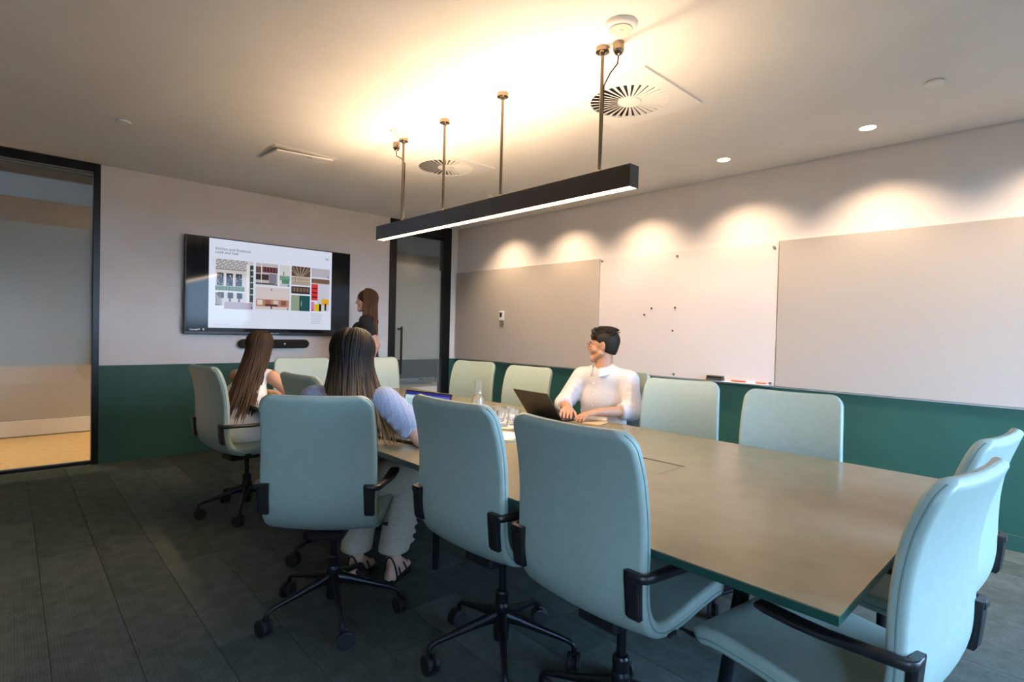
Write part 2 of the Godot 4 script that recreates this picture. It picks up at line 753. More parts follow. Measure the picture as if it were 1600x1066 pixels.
# ---------------------------------------------------------------- the room
func room() -> void:
	# floor: a slab with carpet planks laid on it
	var fl := struct("floor", span(Vector3(LEFT, -0.12, 0), Vector3(0, -0.006, NEAR)), M.dark)
	var tones := []
	for k in 5:
		var d := [0.0, 7.0, -6.0, 3.0, -3.0][k] as float
		tones.append(carpet(srgb(76 + d, 83 + d, 78 + d), srgb(95 + d, 103 + d, 97 + d), 30 + k))
	var meshes := []
	for k in 5:
		meshes.append(boxed(Vector3(0, -0.003, 0), Vector3(0.2485, 0.006, 0.9985), 0.0012).mesh(tones[k]))
	var short := {}
	var cols := int(ceil(-LEFT / 0.25))
	for i in cols:
		var x1 := -0.25 * i
		var x0 := maxf(x1 - 0.25, LEFT)
		var z := -0.25 * ((i * 3) % 4)
		while z < NEAR:
			var z0 := maxf(z, 0.0)
			var z1 := minf(z + 1.0, NEAR)
			z += 1.0
			if z1 - z0 < 0.02:
				continue
			var n := MeshInstance3D.new()
			n.name = "carpet_plank"
			var tone := rng.randi() % 5
			if z1 - z0 > 0.99 and x1 - x0 > 0.24:
				n.mesh = meshes[tone]
			else:
				n.mesh = boxed(Vector3(0, -0.003, 0), Vector3(x1 - x0 - 0.0015, 0.006, z1 - z0 - 0.0015), 0.0012).mesh(tones[tone])
			n.position = Vector3((x0 + x1) * 0.5, 0, (z0 + z1) * 0.5)
			fl.add_child(n, true)
	# ceiling with a shadow gap along the right wall
	# plaster slab, left open above each air diffuser
	var cg := Geo.new()
	var zs := [0.0, 2.03, 2.53, 3.933, 4.433, NEAR]
	for k in 5:
		var mid_z: float = (zs[k] + zs[k + 1]) * 0.5
		var dz: float = zs[k + 1] - zs[k]
		var hole: float = -1.875 if k == 1 else -1.91
		if k % 2 == 0:
			cg.box(Vector3((LEFT - 0.014) * 0.5, CEIL + 0.05, mid_z), Vector3(-0.014 - LEFT, 0.1, dz))
		else:
			cg.box(Vector3((LEFT + hole - 0.25) * 0.5, CEIL + 0.05, mid_z), Vector3(hole - 0.25 - LEFT, 0.1, dz))
			cg.box(Vector3((hole + 0.25 - 0.014) * 0.5, CEIL + 0.05, mid_z), Vector3(-0.014 - hole - 0.25, 0.1, dz))
	struct("ceiling", cg, M.ceiling)
	struct("trim_1", span(Vector3(-0.014, CEIL + 0.02, 0), Vector3(0, CEIL + 0.1, NEAR)), M.ceiling)
	# right wall: white over green
	var wr := struct("wall_right", span(Vector3(0, -0.12, -0.15), Vector3(0.15, CEIL + 0.1, NEAR + 0.15)), M.wall)
	part(wr, "painted_dado", span(Vector3(-0.002, 0, 0), Vector3(0, 0.888, NEAR)), M.green, "dark green painted lower wall")
	var br := struct("baseboard_right", span(Vector3(-0.014, 0, 0), Vector3(-0.002, 0.098, NEAR), 0.002), M.green_trim)
	br.set_meta("label", "green skirting board along the board wall")
	# screen wall
	var wb := struct("wall_back", span(Vector3(-4.024, -0.12, -0.12), Vector3(-1.082, CEIL + 0.1, 0)), M.wall)
	part(wb, "painted_dado", span(Vector3(-4.024, 0, 0), Vector3(-1.082, 0.892, 0.002)), M.green, "dark green painted lower wall")
	part(wb, "corner_strip", span(Vector3(-0.112, -0.12, -0.12), Vector3(0, CEIL + 0.1, 0)), M.wall)
	part(wb, "painted_dado", span(Vector3(-0.112, 0, 0), Vector3(-0.002, 0.892, 0.002)), M.green)
	struct("baseboard_back", span(Vector3(-4.024, 0, 0.002), Vector3(-1.082, 0.098, 0.014), 0.002), M.green_trim)
	# left wall and the wall with windows behind the camera
	var wl := struct("wall_left", span(Vector3(LEFT - 0.15, -0.12, -0.15), Vector3(LEFT, CEIL + 0.1, 7.1)), M.wall)
	part(wl, "sill_wall", span(Vector3(LEFT - 0.15, -0.12, 7.1), Vector3(LEFT, 0.6, NEAR + 0.15)), M.wall)
	part(wl, "lintel", span(Vector3(LEFT - 0.15, 2.5, 7.1), Vector3(LEFT, CEIL + 0.1, NEAR + 0.15)), M.wall)
	part(wl, "pier", span(Vector3(LEFT - 0.15, 0.6, 7.9), Vector3(LEFT, 2.5, NEAR + 0.15)), M.wall)
	part(wl, "painted_dado", span(Vector3(LEFT, 0, 0), Vector3(LEFT + 0.002, 0.888, 7.1)), M.green)
	var sw := Geo.new()
	for z in [7.125, 7.875]:
		sw.box(Vector3(LEFT - 0.07, 1.55, z), Vector3(0.06, 1.9, 0.05), 0.004)
	sw.box(Vector3(LEFT - 0.07, 0.625, 7.5), Vector3(0.06, 0.05, 0.8), 0.004)
	sw.box(Vector3(LEFT - 0.07, 2.475, 7.5), Vector3(0.06, 0.05, 0.8), 0.004)
	var w3 := struct("window_3", sw, M.frame)
	part(w3, "pane", boxed(Vector3(LEFT - 0.07, 1.55, 7.5), Vector3(0.008, 1.8, 0.7)), M.glass)
	var wf := struct("wall_front", span(Vector3(LEFT, -0.12, NEAR), Vector3(-3.1, CEIL + 0.1, NEAR + 0.15)), M.wall)
	part(wf, "sill_wall", span(Vector3(-3.1, -0.12, NEAR), Vector3(0, 0.6, NEAR + 0.15)), M.wall)
	part(wf, "lintel", span(Vector3(-3.1, 2.5, NEAR), Vector3(0, CEIL + 0.1, NEAR + 0.15)), M.wall)
	part(wf, "pier", span(Vector3(-0.2, 0.6, NEAR), Vector3(0, 2.5, NEAR + 0.15)), M.wall)
	var win := Geo.new()
	for k in 3:
		win.box(Vector3(-3.075 + 1.425 * k, 1.55, NEAR + 0.07), Vector3(0.05, 1.9, 0.06), 0.004)
	win.box(Vector3(-1.65, 0.625, NEAR + 0.07), Vector3(2.9, 0.05, 0.06), 0.004)
	win.box(Vector3(-1.65, 2.475, NEAR + 0.07), Vector3(2.9, 0.05, 0.06), 0.004)
	var w2 := struct("window_2", win, M.frame)
	for k in 2:
		part(w2, "pane", boxed(Vector3(-2.3625 + 1.425 * k, 1.55, NEAR + 0.07), Vector3(1.375, 1.8, 0.008)), M.glass)
	# glazed panel left of the screen wall
	var fr := Geo.new()
	fr.box(Vector3(-4.049, 1.35, -0.03), Vector3(0.05, 2.7, 0.09), 0.003)
	fr.box(Vector3((LEFT - 4.074) * 0.5, 2.662, -0.03), Vector3(-4.074 - LEFT, 0.076, 0.09), 0.003)
	fr.box(Vector3((LEFT - 4.074) * 0.5, 0.014, -0.03), Vector3(-4.074 - LEFT, 0.028, 0.06), 0.003)
	var w1 := struct("window_1", fr, M.frame)
	part(w1, "glazing_bead", span(Vector3(LEFT, 2.612, -0.012), Vector3(-4.074, 2.624, 0.004), 0.002), M.alu, "bright metal glazing bead")
	part(w1, "glazing_bead", span(Vector3(LEFT, 2.596, -0.026), Vector3(-4.074, 2.606, -0.012), 0.002), M.alu)
	part(w1, "sill_bead", span(Vector3(LEFT, 0.028, -0.02), Vector3(-4.074, 0.04, 0.0), 0.002), M.alu, "bright metal sill bead")
	part(w1, "pane", span(Vector3(LEFT, 0.03, -0.036), Vector3(-4.074, 2.624, -0.026)), M.glass)
	part(w1, "frosted_film", span(Vector3(LEFT, 0.9, -0.0385), Vector3(-4.074, 2.11, -0.0375)), M.film, "grey frosted band stuck on the glass")
	# glass door by the corner
	var df := Geo.new()
	df.box(Vector3(-1.031, 1.35, -0.04), Vector3(0.102, 2.7, 0.1), 0.003)
	df.box(Vector3(-0.178, 1.35, -0.04), Vector3(0.131, 2.7, 0.1), 0.003)
	df.box(Vector3(-0.61, 2.64, -0.04), Vector3(0.74, 0.12, 0.1), 0.003)
	var d1 := struct("door_1", df, M.frame)
	var leaf := Geo.new()
	leaf.box(Vector3(-0.61, 2.545, -0.04), Vector3(0.735, 0.06, 0.045), 0.002)
	leaf.box(Vector3(-0.61, 0.04, -0.04), Vector3(0.735, 0.07, 0.045), 0.002)
	part(d1, "door_leaf", leaf, M.frame)
	part(d1, "pane", span(Vector3(-0.98, 0.07, -0.045), Vector3(-0.243, 2.515, -0.035)), M.glass)
	part(d1, "frosted_film", span(Vector3(-0.975, 0.885, -0.0485), Vector3(-0.246, 2.11, -0.0475)), M.film, "grey frosted band stuck on the glass")
	var hd := Geo.new()
	hd.box(Vector3(-0.911, 1.01, 0.045), Vector3(0.028, 0.62, 0.02), 0.004)
	hd.box(Vector3(-0.911, 1.29, 0.0), Vector3(0.024, 0.024, 0.08), 0.003)
	hd.box(Vector3(-0.911, 0.73, 0.0), Vector3(0.024, 0.024, 0.08), 0.003)
	part(d1, "pull_handle", hd, M.black, "tall black pull handle")

# ---------------------------------------------------------------- beyond the glass
func corridor() -> void:
	var tan := mottled(srgb(206, 168, 108), srgb(226, 190, 130), 0.6, 1.5, 21, 0.03, 5)
	struct("floor_corridor", span(Vector3(LEFT - 1.6, -0.12, -1.85), Vector3(-1.2, 0, -0.12)), tan)
	var grey := mottled(srgb(126, 118, 104), srgb(140, 131, 116), 0.9, 1.5, 22, 0.03, 4)
	struct("floor_office", span(Vector3(-1.2, -0.12, -8), Vector3(5, -0.002, -0.12)), grey)
	struct("wall_corridor", span(Vector3(LEFT - 1.6, 0, -2.0), Vector3(-1.5, 2.62, -1.85)), plain(srgb(184, 177, 167), 0.85))
	struct("baseboard_corridor", span(Vector3(LEFT - 1.6, 0.012, -1.85), Vector3(-1.5, 0.18, -1.832), 0.003), M.white)
	struct("ceiling_corridor", span(Vector3(LEFT - 1.6, 3.0, -8), Vector3(5, 3.1, -0.12)), M.dark)
	struct("wall_corridor_end", span(Vector3(LEFT - 1.75, -0.12, -2.0), Vector3(LEFT - 1.6, 3.1, 0)), M.wall)
	struct("wall_corridor_bulkhead", span(Vector3(LEFT - 1.75, CEIL, -0.12), Vector3(5.15, 3.1, 0.0)), M.dark)
	struct("wall_corridor_front", span(Vector3(LEFT - 1.75, -0.12, -0.12), Vector3(LEFT - 0.15, CEIL, 0.0)), M.wall)
	struct("wall_office_far", span(Vector3(-7.3, -0.12, -8.15), Vector3(5, 3.1, -8)), plain(srgb(168, 164, 156), 0.9))
	struct("wall_office_side", span(Vector3(5, -0.12, -8), Vector3(5.15, 3.1, -0.12)), M.wall)
	struct("wall_office_return", span(Vector3(0.15, 0, -0.27), Vector3(5, 3.1, -0.12)), M.wall)
	struct("trim_2", span(Vector3(1.4, -0.002, -4.0), Vector3(5, 0.004, -3.1)), plain(srgb(206, 196, 180), 0.8))
	# lamps of the corridor: glowing discs with a light under each
	for p in [Vector3(-4.6, 2.95, -0.85), Vector3(-6.1, 2.95, -0.85), Vector3(-3.0, 2.95, -0.85), Vector3(0.4, 2.95, -0.9), Vector3(3.9, 2.95, -3.2)]:
		var t := thing("corridor_downlight", "round ceiling lamp lighting the space beyond the glass", "ceiling lamp", p, 0, "lamps beyond the glass")
		var g := Geo.new()
		g.turned(Vector3(0, 0, 0), [Vector2(0.11, 0), Vector2(0.11, 0.05)], 24)
		part(t, "housing", g, M.white)
		var e := Geo.new()
		e.turned(Vector3(0, -0.004, 0), [Vector2(0.095, 0), Vector2(0.095, 0.003)], 24)
		part(t, "lamp_lens", e, glow(Color(1.0, 0.86, 0.66), 4.0))
		spot("corridor_light", p + Vector3(0, -0.02, 0), Vector3.DOWN, Color(1.0, 0.91, 0.78), 2.7 if p.x < 0 else 4.0, 34.0 if p.x < 0 else 60.0, 0.5, 0.09)
	# dark sideboard on thin legs, seen through the door
	var sb := thing("sideboard", "black sideboard on thin metal legs beyond the glass door", "sideboard", Vector3(2.15, 0, -4.75))
	part(sb, "body", boxed(Vector3(0, 0.55, 0), Vector3(1.5, 0.8, 0.45), 0.006), plain(srgb(18, 16, 15), 0.5))
	for sx in [-1, 1]:
		for sz in [-1, 1]:
			part(sb, "leg", span(Vector3(sx * 0.68 - 0.012, 0, sz * 0.18 - 0.012), Vector3(sx * 0.68 + 0.012, 0.15, sz * 0.18 + 0.012)), M.alu)
	part(sb, "rail", boxed(Vector3(0, 0.14, 0.18), Vector3(1.36, 0.02, 0.02)), M.alu)
	var bench := thing("lounge_seat", "white lounge seat with black frame beyond the glass door", "seat", Vector3(3.55, 0, -5.2))
	part(bench, "seat", boxed(Vector3(0, 0.45, 0), Vector3(0.9, 0.16, 0.7), 0.03), M.white)
	part(bench, "backrest", boxed(Vector3(0, 0.75, -0.3), Vector3(0.9, 0.4, 0.14), 0.03), M.white)
	for s in [-1, 1]:
		part(bench, "armrest", boxed(Vector3(s * 0.48, 0.6, 0), Vector3(0.06, 0.06, 0.7), 0.01), M.black)
		part(bench, "leg", boxed(Vector3(s * 0.48, 0.28, 0.3), Vector3(0.05, 0.56, 0.05), 0.005), M.black)
		part(bench, "leg", boxed(Vector3(s * 0.48, 0.28, -0.3), Vector3(0.05, 0.56, 0.05), 0.005), M.black)
	# foil duct under the open ceiling
	var du := Geo.new()
	var path := []
	var rad := []
	for k in 60:
		var a := k / 59.0
		path.append(Vector3(-1.7 + 4.2 * a, 2.62 - 0.22 * sin(a * PI), -1.5 - 0.9 * a))
		rad.append(0.19 + 0.012 * (k % 2))
	du.tube(path, rad, 18)
	tag(part(self, "foil_duct", du, plain(srgb(176, 168, 156), 0.28, 0.9)), "silver flexible air duct hanging beyond the door", "duct")
	var du2 := Geo.new()
	du2.tube([Vector3(-7.0, 2.83, -1.2), Vector3(-1.6, 2.83, -1.2)], 0.09, 14)
	tag(part(self, "ceiling_pipe", du2, plain(srgb(52, 48, 42), 0.6)), "dark pipe under the black corridor ceiling", "pipe")

# ---------------------------------------------------------------- boards, screen
func wall_things() -> void:
	# felt pin boards and the glass whiteboard between them
	tag(part(self, "pin_board", span(Vector3(-0.026, 0.9, 0.02), Vector3(-0.002, 2.093, 2.528), 0.003), M.felt), "beige felt pin board with the thermostat on it", "pin board")
	tag(part(self, "pin_board", span(Vector3(-0.026, 0.9, 4.36), Vector3(-0.002, 2.093, 7.4), 0.003), M.felt), "large plain beige felt pin board beside the whiteboard, without thermostat", "pin board")
	var wb := thing("whiteboard", "white glass writing board between two felt boards", "whiteboard", Vector3(-0.012, 0.9, 3.443))
	part(wb, "panel", boxed(Vector3(-0.004, 0.5965, 0), Vector3(0.008, 1.193, 1.822), 0.002), M.board)
	for p in [Vector2(1.165, -0.885), Vector2(1.145, -0.005), Vector2(1.145, 0.875), Vector2(0.03, -0.005), Vector2(0.022, 0.88), Vector2(0.03, -0.885)]:
		var g := Geo.new()
		g.turned(Vector3.ZERO, [Vector2(0.011, 0), Vector2(0.011, 0.010)], 16, true, true, Basis(Vector3(0, 0, 1), PI / 2))
		var s := part(wb, "standoff_cap", g, M.alu)
		s.position = Vector3(-0.008, p.x, p.y)
	part(wb, "pen_ledge", boxed(Vector3(-0.03, 0.006, 0.62), Vector3(0.05, 0.008, 0.5), 0.003), M.white_gloss)
	for p in [Vector2(1.494, 3.099), Vector2(1.557, 3.177), Vector2(1.56, 3.433), Vector2(1.341, 3.414)]:
		var g := Geo.new()
		g.lathe(Vector3.ZERO, [Vector2(0.0085, 0), Vector2(0.0085, 0.003), Vector2(0.004, 0.005), Vector2(0.005, 0.012), Vector2(0.003, 0.0135)], 14, true, true, Basis(Vector3(0, 0, 1), PI / 2))
		var m := part(self, "board_magnet", g, M.black)
		m.position = Vector3(-0.024, p.x, p.y)
		tag(m, "small dark magnet stuck on the whiteboard", "magnet", "magnets on the whiteboard")
	var er := thing("board_eraser", "dark board eraser resting on the whiteboard ledge", "eraser", Vector3(-0.047, 0.9105, 3.86))
	part(er, "felt_pad", boxed(Vector3(0, 0.01, 0), Vector3(0.05, 0.02, 0.15), 0.003), plain(srgb(70, 66, 62), 0.9))
	part(er, "grip", boxed(Vector3(0, 0.03, 0), Vector3(0.046, 0.022, 0.15), 0.006), M.black)
	for k in 3:
		var g := Geo.new()
		g.tube([Vector3(0, 0, -0.065), Vector3(0, 0, 0.06), Vector3(0, 0, 0.07)], [0.008, 0.008, 0.004], 10)
		var pen := part(self, "board_marker", g, [plain(srgb(196, 90, 66), 0.4), M.white_gloss, plain(srgb(200, 120, 100), 0.4)][k])
		pen.position = Vector3(-0.045 + 0.002 * k, 0.918, 4.07 + 0.08 * k)
		tag(pen, ["red board marker lying on the whiteboard ledge beside the eraser", "white board marker lying on the whiteboard ledge", "pale red board marker at the end of the whiteboard ledge"][k], "marker")
	# thermostat
	var th := thing("thermostat", "small white thermostat with dark display on felt board", "thermostat", Vector3(-0.027, 1.49, 1.0))
	part(th, "case", boxed(Vector3(-0.008, 0, 0), Vector3(0.016, 0.12, 0.088), 0.004), M.white)
	part(th, "display", boxed(Vector3(-0.0165, 0.012, -0.012), Vector3(0.002, 0.06, 0.04)), M.dark)
	part(th, "lower_cover", boxed(Vector3(-0.006, -0.095, 0), Vector3(0.012, 0.06, 0.07), 0.002), plain(srgb(128, 120, 108), 0.6))
	# wall plate beside the door
	var wp := thing("wall_switch", "white switch plate on the wall beside the door frame", "switch", Vector3(-1.2, 1.07, 0.0))
	part(wp, "plate", boxed(Vector3(0, 0, 0.005), Vector3(0.08, 0.12, 0.01), 0.003), M.white)
	part(wp, "rocker", boxed(Vector3(0, 0, 0.011), Vector3(0.03, 0.05, 0.006), 0.002), M.white_gloss)
	# television
	var tv := thing("television", "large black wall-mounted television showing a slide", "television", Vector3(-2.512, 1.19, 0.0))
	part(tv, "case", boxed(Vector3(0, 0.489, 0.06), Vector3(1.72, 0.976, 0.036), 0.004), M.black)
	part(tv, "wall_mount", boxed(Vector3(0, 0.489, 0.021), Vector3(0.8, 0.5, 0.042), 0.004), M.black)
	var sc := PlaneMesh.new()
	sc.size = Vector2(1.696, 0.94)
	sc.orientation = PlaneMesh.FACE_Z
	var scr := part(tv, "screen", sc, screen_material())
	scr.position = Vector3(0, 0.497, 0.0785)
	var ink := plain(srgb(24, 24, 32), 0.8)
	var pale_ink := plain(srgb(84, 86, 98), 0.8)
	words(scr, "slide_heading", "Kitchen and Breakout", 0.026, Vector3(-0.592, 0.371, 0.001), Basis(), pale_ink)
	words(scr, "slide_title", "Look and Feel", 0.026, Vector3(-0.592, 0.336, 0.001), Basis(), ink)
	words(scr, "slide_number", "14", 0.028, Vector3(0.545, 0.383, 0.001), Basis(), ink)
	words(scr, "clock_text", "11:20 AM", 0.013, Vector3(-0.815, -0.452, 0.001), Basis(), glow(Color(0.8, 0.85, 0.9), 0.5))
	# the lettering on the lower bezel cannot be read: a row of small pale marks
	for k in 4:
		part(tv, "bezel_mark", boxed(Vector3(-0.03 + 0.022 * k, 0.016, 0.0785), Vector3(0.014, 0.010, 0.001)), plain(srgb(190, 192, 198), 0.4))
	# video bar under it
	var vb := thing("video_bar", "dark rounded video bar mounted below the television", "video bar", Vector3(-2.5, 1.096, 0.0))
	var g2 := Geo.new()
	var rs := []
	for k in 33:
		var xx := 0.372 * sin(PI * 0.5 * (-1.0 + 2.0 * k / 32.0))
		var over := maxf(0.0, absf(xx) - 0.325) / 0.047
		var sc2 := sqrt(maxf(0.0, 1.0 - over * over))
		var ring := PackedVector3Array()
		for j in 16:
			var an := TAU * j / 16
			ring.append(Vector3(xx, 0.047 * maxf(sc2, 0.02) * signf(sin(an)) * pow(absf(sin(an)), 0.6), 0.06 + 0.035 * maxf(sc2, 0.3) * signf(cos(an)) * pow(absf(cos(an)), 0.6)))
		rs.append(ring)
	g2.rings(rs)
	part(vb, "body", g2, woven(srgb(46, 42, 38), srgb(58, 53, 48), 0.9, 12.0, 41))
	var le := Geo.new()
	le.turned(Vector3(0.09, 0.0, 0.094), [Vector2(0.016, 0), Vector2(0.014, 0.006)], 18, true, true, Basis(Vector3(1, 0, 0), PI / 2))
	part(vb, "camera_lens", le, M.plastic)
	part(vb, "status_light", boxed(Vector3(0.09, 0.0, 0.102), Vector3(0.006, 0.006, 0.002)), glow(Color(1, 1, 0.9), 1.5))
	part(vb, "bracket", boxed(Vector3(0, 0.0, 0.02), Vector3(0.2, 0.05, 0.04)), M.black)

func rect(im: Image, x: float, y: float, w: float, h: float, c: Color) -> void:
	im.fill_rect(Rect2i(int(x), int(y), maxi(1, int(w)), maxi(1, int(h))), c)

func screen_material() -> StandardMaterial3D:
	var w := 1280
	var h := 708
	var im := Image.create(w, h, false, Image.FORMAT_RGB8)
	im.fill(srgb(14, 15, 18))
	var r := RandomNumberGenerator.new()
	r.seed = 7
	# slide
	rect(im, 150, 0, 966, 678, srgb(226, 232, 250))
	rect(im, 0, 678, 1280, 30, srgb(26, 26, 30))
	# picture 1: kitchen
	var k := srgb(212, 206, 206)
	rect(im, 196, 150, 272, 380, k)
	for j in 9:
		for i in 16:
			rect(im, 198 + i * 14 + (j % 2) * 6, 152 + j * 8, 9, 5, srgb(70, 72, 84) if (i + j) % 3 else srgb(180, 184, 196))
	rect(im, 196, 224, 220, 6, srgb(120, 110, 104))
	for i in 3:
		rect(im, 206 + i * 66, 256, 46, 96, srgb(46, 42, 46))
		for j in 22:
			rect(im, 208 + i * 66 + r.randi() % 38, 262 + r.randi() % 80, 6, 7, [srgb(210, 205, 200), srgb(120, 110, 110), srgb(20, 20, 24)][r.randi() % 3])
	for i in 26:
		rect(im, 196 + i * 8, 356, 6, 34, srgb(28, 110, 54) if i % 3 else srgb(12, 60, 32))
	rect(im, 196, 392, 220, 14, srgb(226, 222, 224))
	for i in 3:
		rect(im, 216 + i * 66, 404, 40, 44, srgb(34, 40, 36))
		rect(im, 226 + i * 66, 448, 14, 26, srgb(90, 84, 90))
	rect(im, 416, 176, 26, 300, srgb(232, 228, 230))
	rect(im, 442, 180, 26, 290, srgb(60, 64, 66))
	for i in 11:
		rect(im, 446, 190 + i * 24, 22, 8, srgb(196, 210, 204) if i % 2 else srgb(30, 90, 56))
	rect(im, 260, 476, 208, 54, srgb(176, 164, 178))
	rect(im, 196, 410, 44, 96, srgb(96, 82, 76))
	for i in 4:
		rect(im, 200 + i * 10, 420 + i * 10, 4, 76 - i * 8, srgb(228, 224, 222))
	rect(im, 196, 506, 60, 24, srgb(226, 232, 250))
	# picture 2: shelves and a screen
	rect(im, 486, 152, 172, 176, srgb(196, 188, 190))
	rect(im, 486, 182, 40, 50, srgb(110, 84, 84))
	rect(im, 536, 180, 118, 44, srgb(96, 58, 58))
	for i in 9:
		rect(im, 540 + i * 12, 186, 8, 30, [srgb(130, 84, 80), srgb(70, 40, 42)][i % 2])
	rect(im, 486, 240, 100, 46, srgb(70, 58, 60))
	rect(im, 588, 232, 60, 76, srgb(132, 128, 138))
	rect(im, 526, 152, 5, 176, srgb(230, 226, 228))
	rect(im, 486, 310, 150, 10, srgb(60, 56, 66))
	# picture 3: green chair
	rect(im, 672, 152, 82, 176, srgb(214, 214, 212))
	rect(im, 672, 240, 82, 36, srgb(112, 160, 136))
	rect(im, 690, 270, 60, 34, srgb(84, 138, 116))
	rect(im, 700, 206, 8, 30, srgb(120, 116, 116))
	rect(im, 672, 306, 82, 22, srgb(196, 196, 206))
	# picture 4: sofa
	rect(im, 486, 342, 268, 180, srgb(216, 204, 204))
	rect(im, 492, 440, 256, 58, srgb(190, 132, 104))
	for i in 4:
		rect(im, 500 + i * 62, 446, 40, 40, [srgb(226, 216, 210), srgb(150, 104, 84), srgb(214, 200, 196), srgb(128, 92, 80)][i])
	rect(im, 560, 478, 100, 16, srgb(78, 54, 50))
	rect(im, 604, 494, 10, 22, srgb(70, 50, 48))
	rect(im, 600, 352, 14, 16, srgb(170, 150, 130))
	# picture 5: ceiling lines, dining
	rect(im, 768, 150, 158, 156, srgb(94, 74, 62))
	for i in 7:
		for j in 60:
			rect(im, 840 + (i - 3) * (8 + j * 0.45), 226 - j * 1.25, 3, 2, srgb(226, 214, 200))
	rect(im, 768, 232, 158, 44, srgb(214, 196, 178))
	for i in 12:
		rect(im, 772 + i * 13, 240, 5, 30, srgb(90, 72, 66))
	rect(im, 768, 278, 158, 28, srgb(176, 160, 152))
	# picture 6: bar front
	rect(im, 768, 318, 158, 60, srgb(58, 48, 50))
	for i in 11:
		rect(im, 774 + i * 14, 328, 8, 34, srgb(170, 130, 104) if i % 2 else srgb(110, 90, 84))
	# picture 7: green doors
	rect(im, 768, 392, 158, 130, srgb(150, 166, 140))
	rect(im, 840, 392, 86, 130, srgb(40, 88, 90))
	rect(im, 838, 392, 5, 130, srgb(24, 30, 34))
	rect(im, 852, 440, 4, 40, srgb(200, 200, 196))
	for i in 6:
		rect(im, 770, 400 + i * 20, 66, 2, srgb(128, 146, 122))
	# picture 8: grey wall, timber, red shelf, yellow chairs
	rect(im, 938, 152, 160, 76, srgb(188, 184, 192))
	rect(im, 938, 240, 160, 40, srgb(122, 92, 74))
	rect(im, 990, 280, 108, 236, srgb(206, 206, 220))
	rect(im, 938, 286, 56, 140, srgb(214, 56, 58))
	for i in 3:
		rect(im, 944, 320 + i * 36, 44, 10, srgb(60, 22, 30))
	rect(im, 1030, 410, 64, 50, srgb(232, 176, 40))
	rect(im, 966, 456, 40, 62, srgb(226, 190, 30))
	rect(im, 1006, 456, 22, 62, srgb(38, 34, 26))
	rect(im, 1030, 470, 24, 48, srgb(222, 216, 196))
	rect(im, 1056, 450, 16, 60, srgb(30, 32, 50))
	rect(im, 938, 440, 26, 78, srgb(220, 120, 170))
	for p in [Vector2(452, 508), Vector2(640, 312), Vector2(738, 314), Vector2(736, 506), Vector2(908, 362), Vector2(908, 506), Vector2(1080, 214), Vector2(946, 506)]:
		rect(im, p.x, p.y, 11, 11, srgb(64, 52, 130))
	for i in 7:
		rect(im, 938, 536 + i * 14, 60 + (i * 37) % 40, 3, srgb(160, 164, 180))
	rect(im, 190, 650, 110, 3, srgb(190, 194, 206))
	# tray icons
	rect(im, 84, 686, 12, 10, srgb(206, 212, 220))
	rect(im, 114, 684, 10, 14, srgb(206, 212, 220))
	var m := plain(srgb(8, 8, 9), 0.06)
	m.metallic_specular = 0.24
	m.emission_enabled = true
	m.emission_operator = BaseMaterial3D.EMISSION_OP_MULTIPLY
	m.emission = Color.WHITE
	m.emission_texture = ImageTexture.create_from_image(im)
	m.emission_energy_multiplier = 0.44
	return m

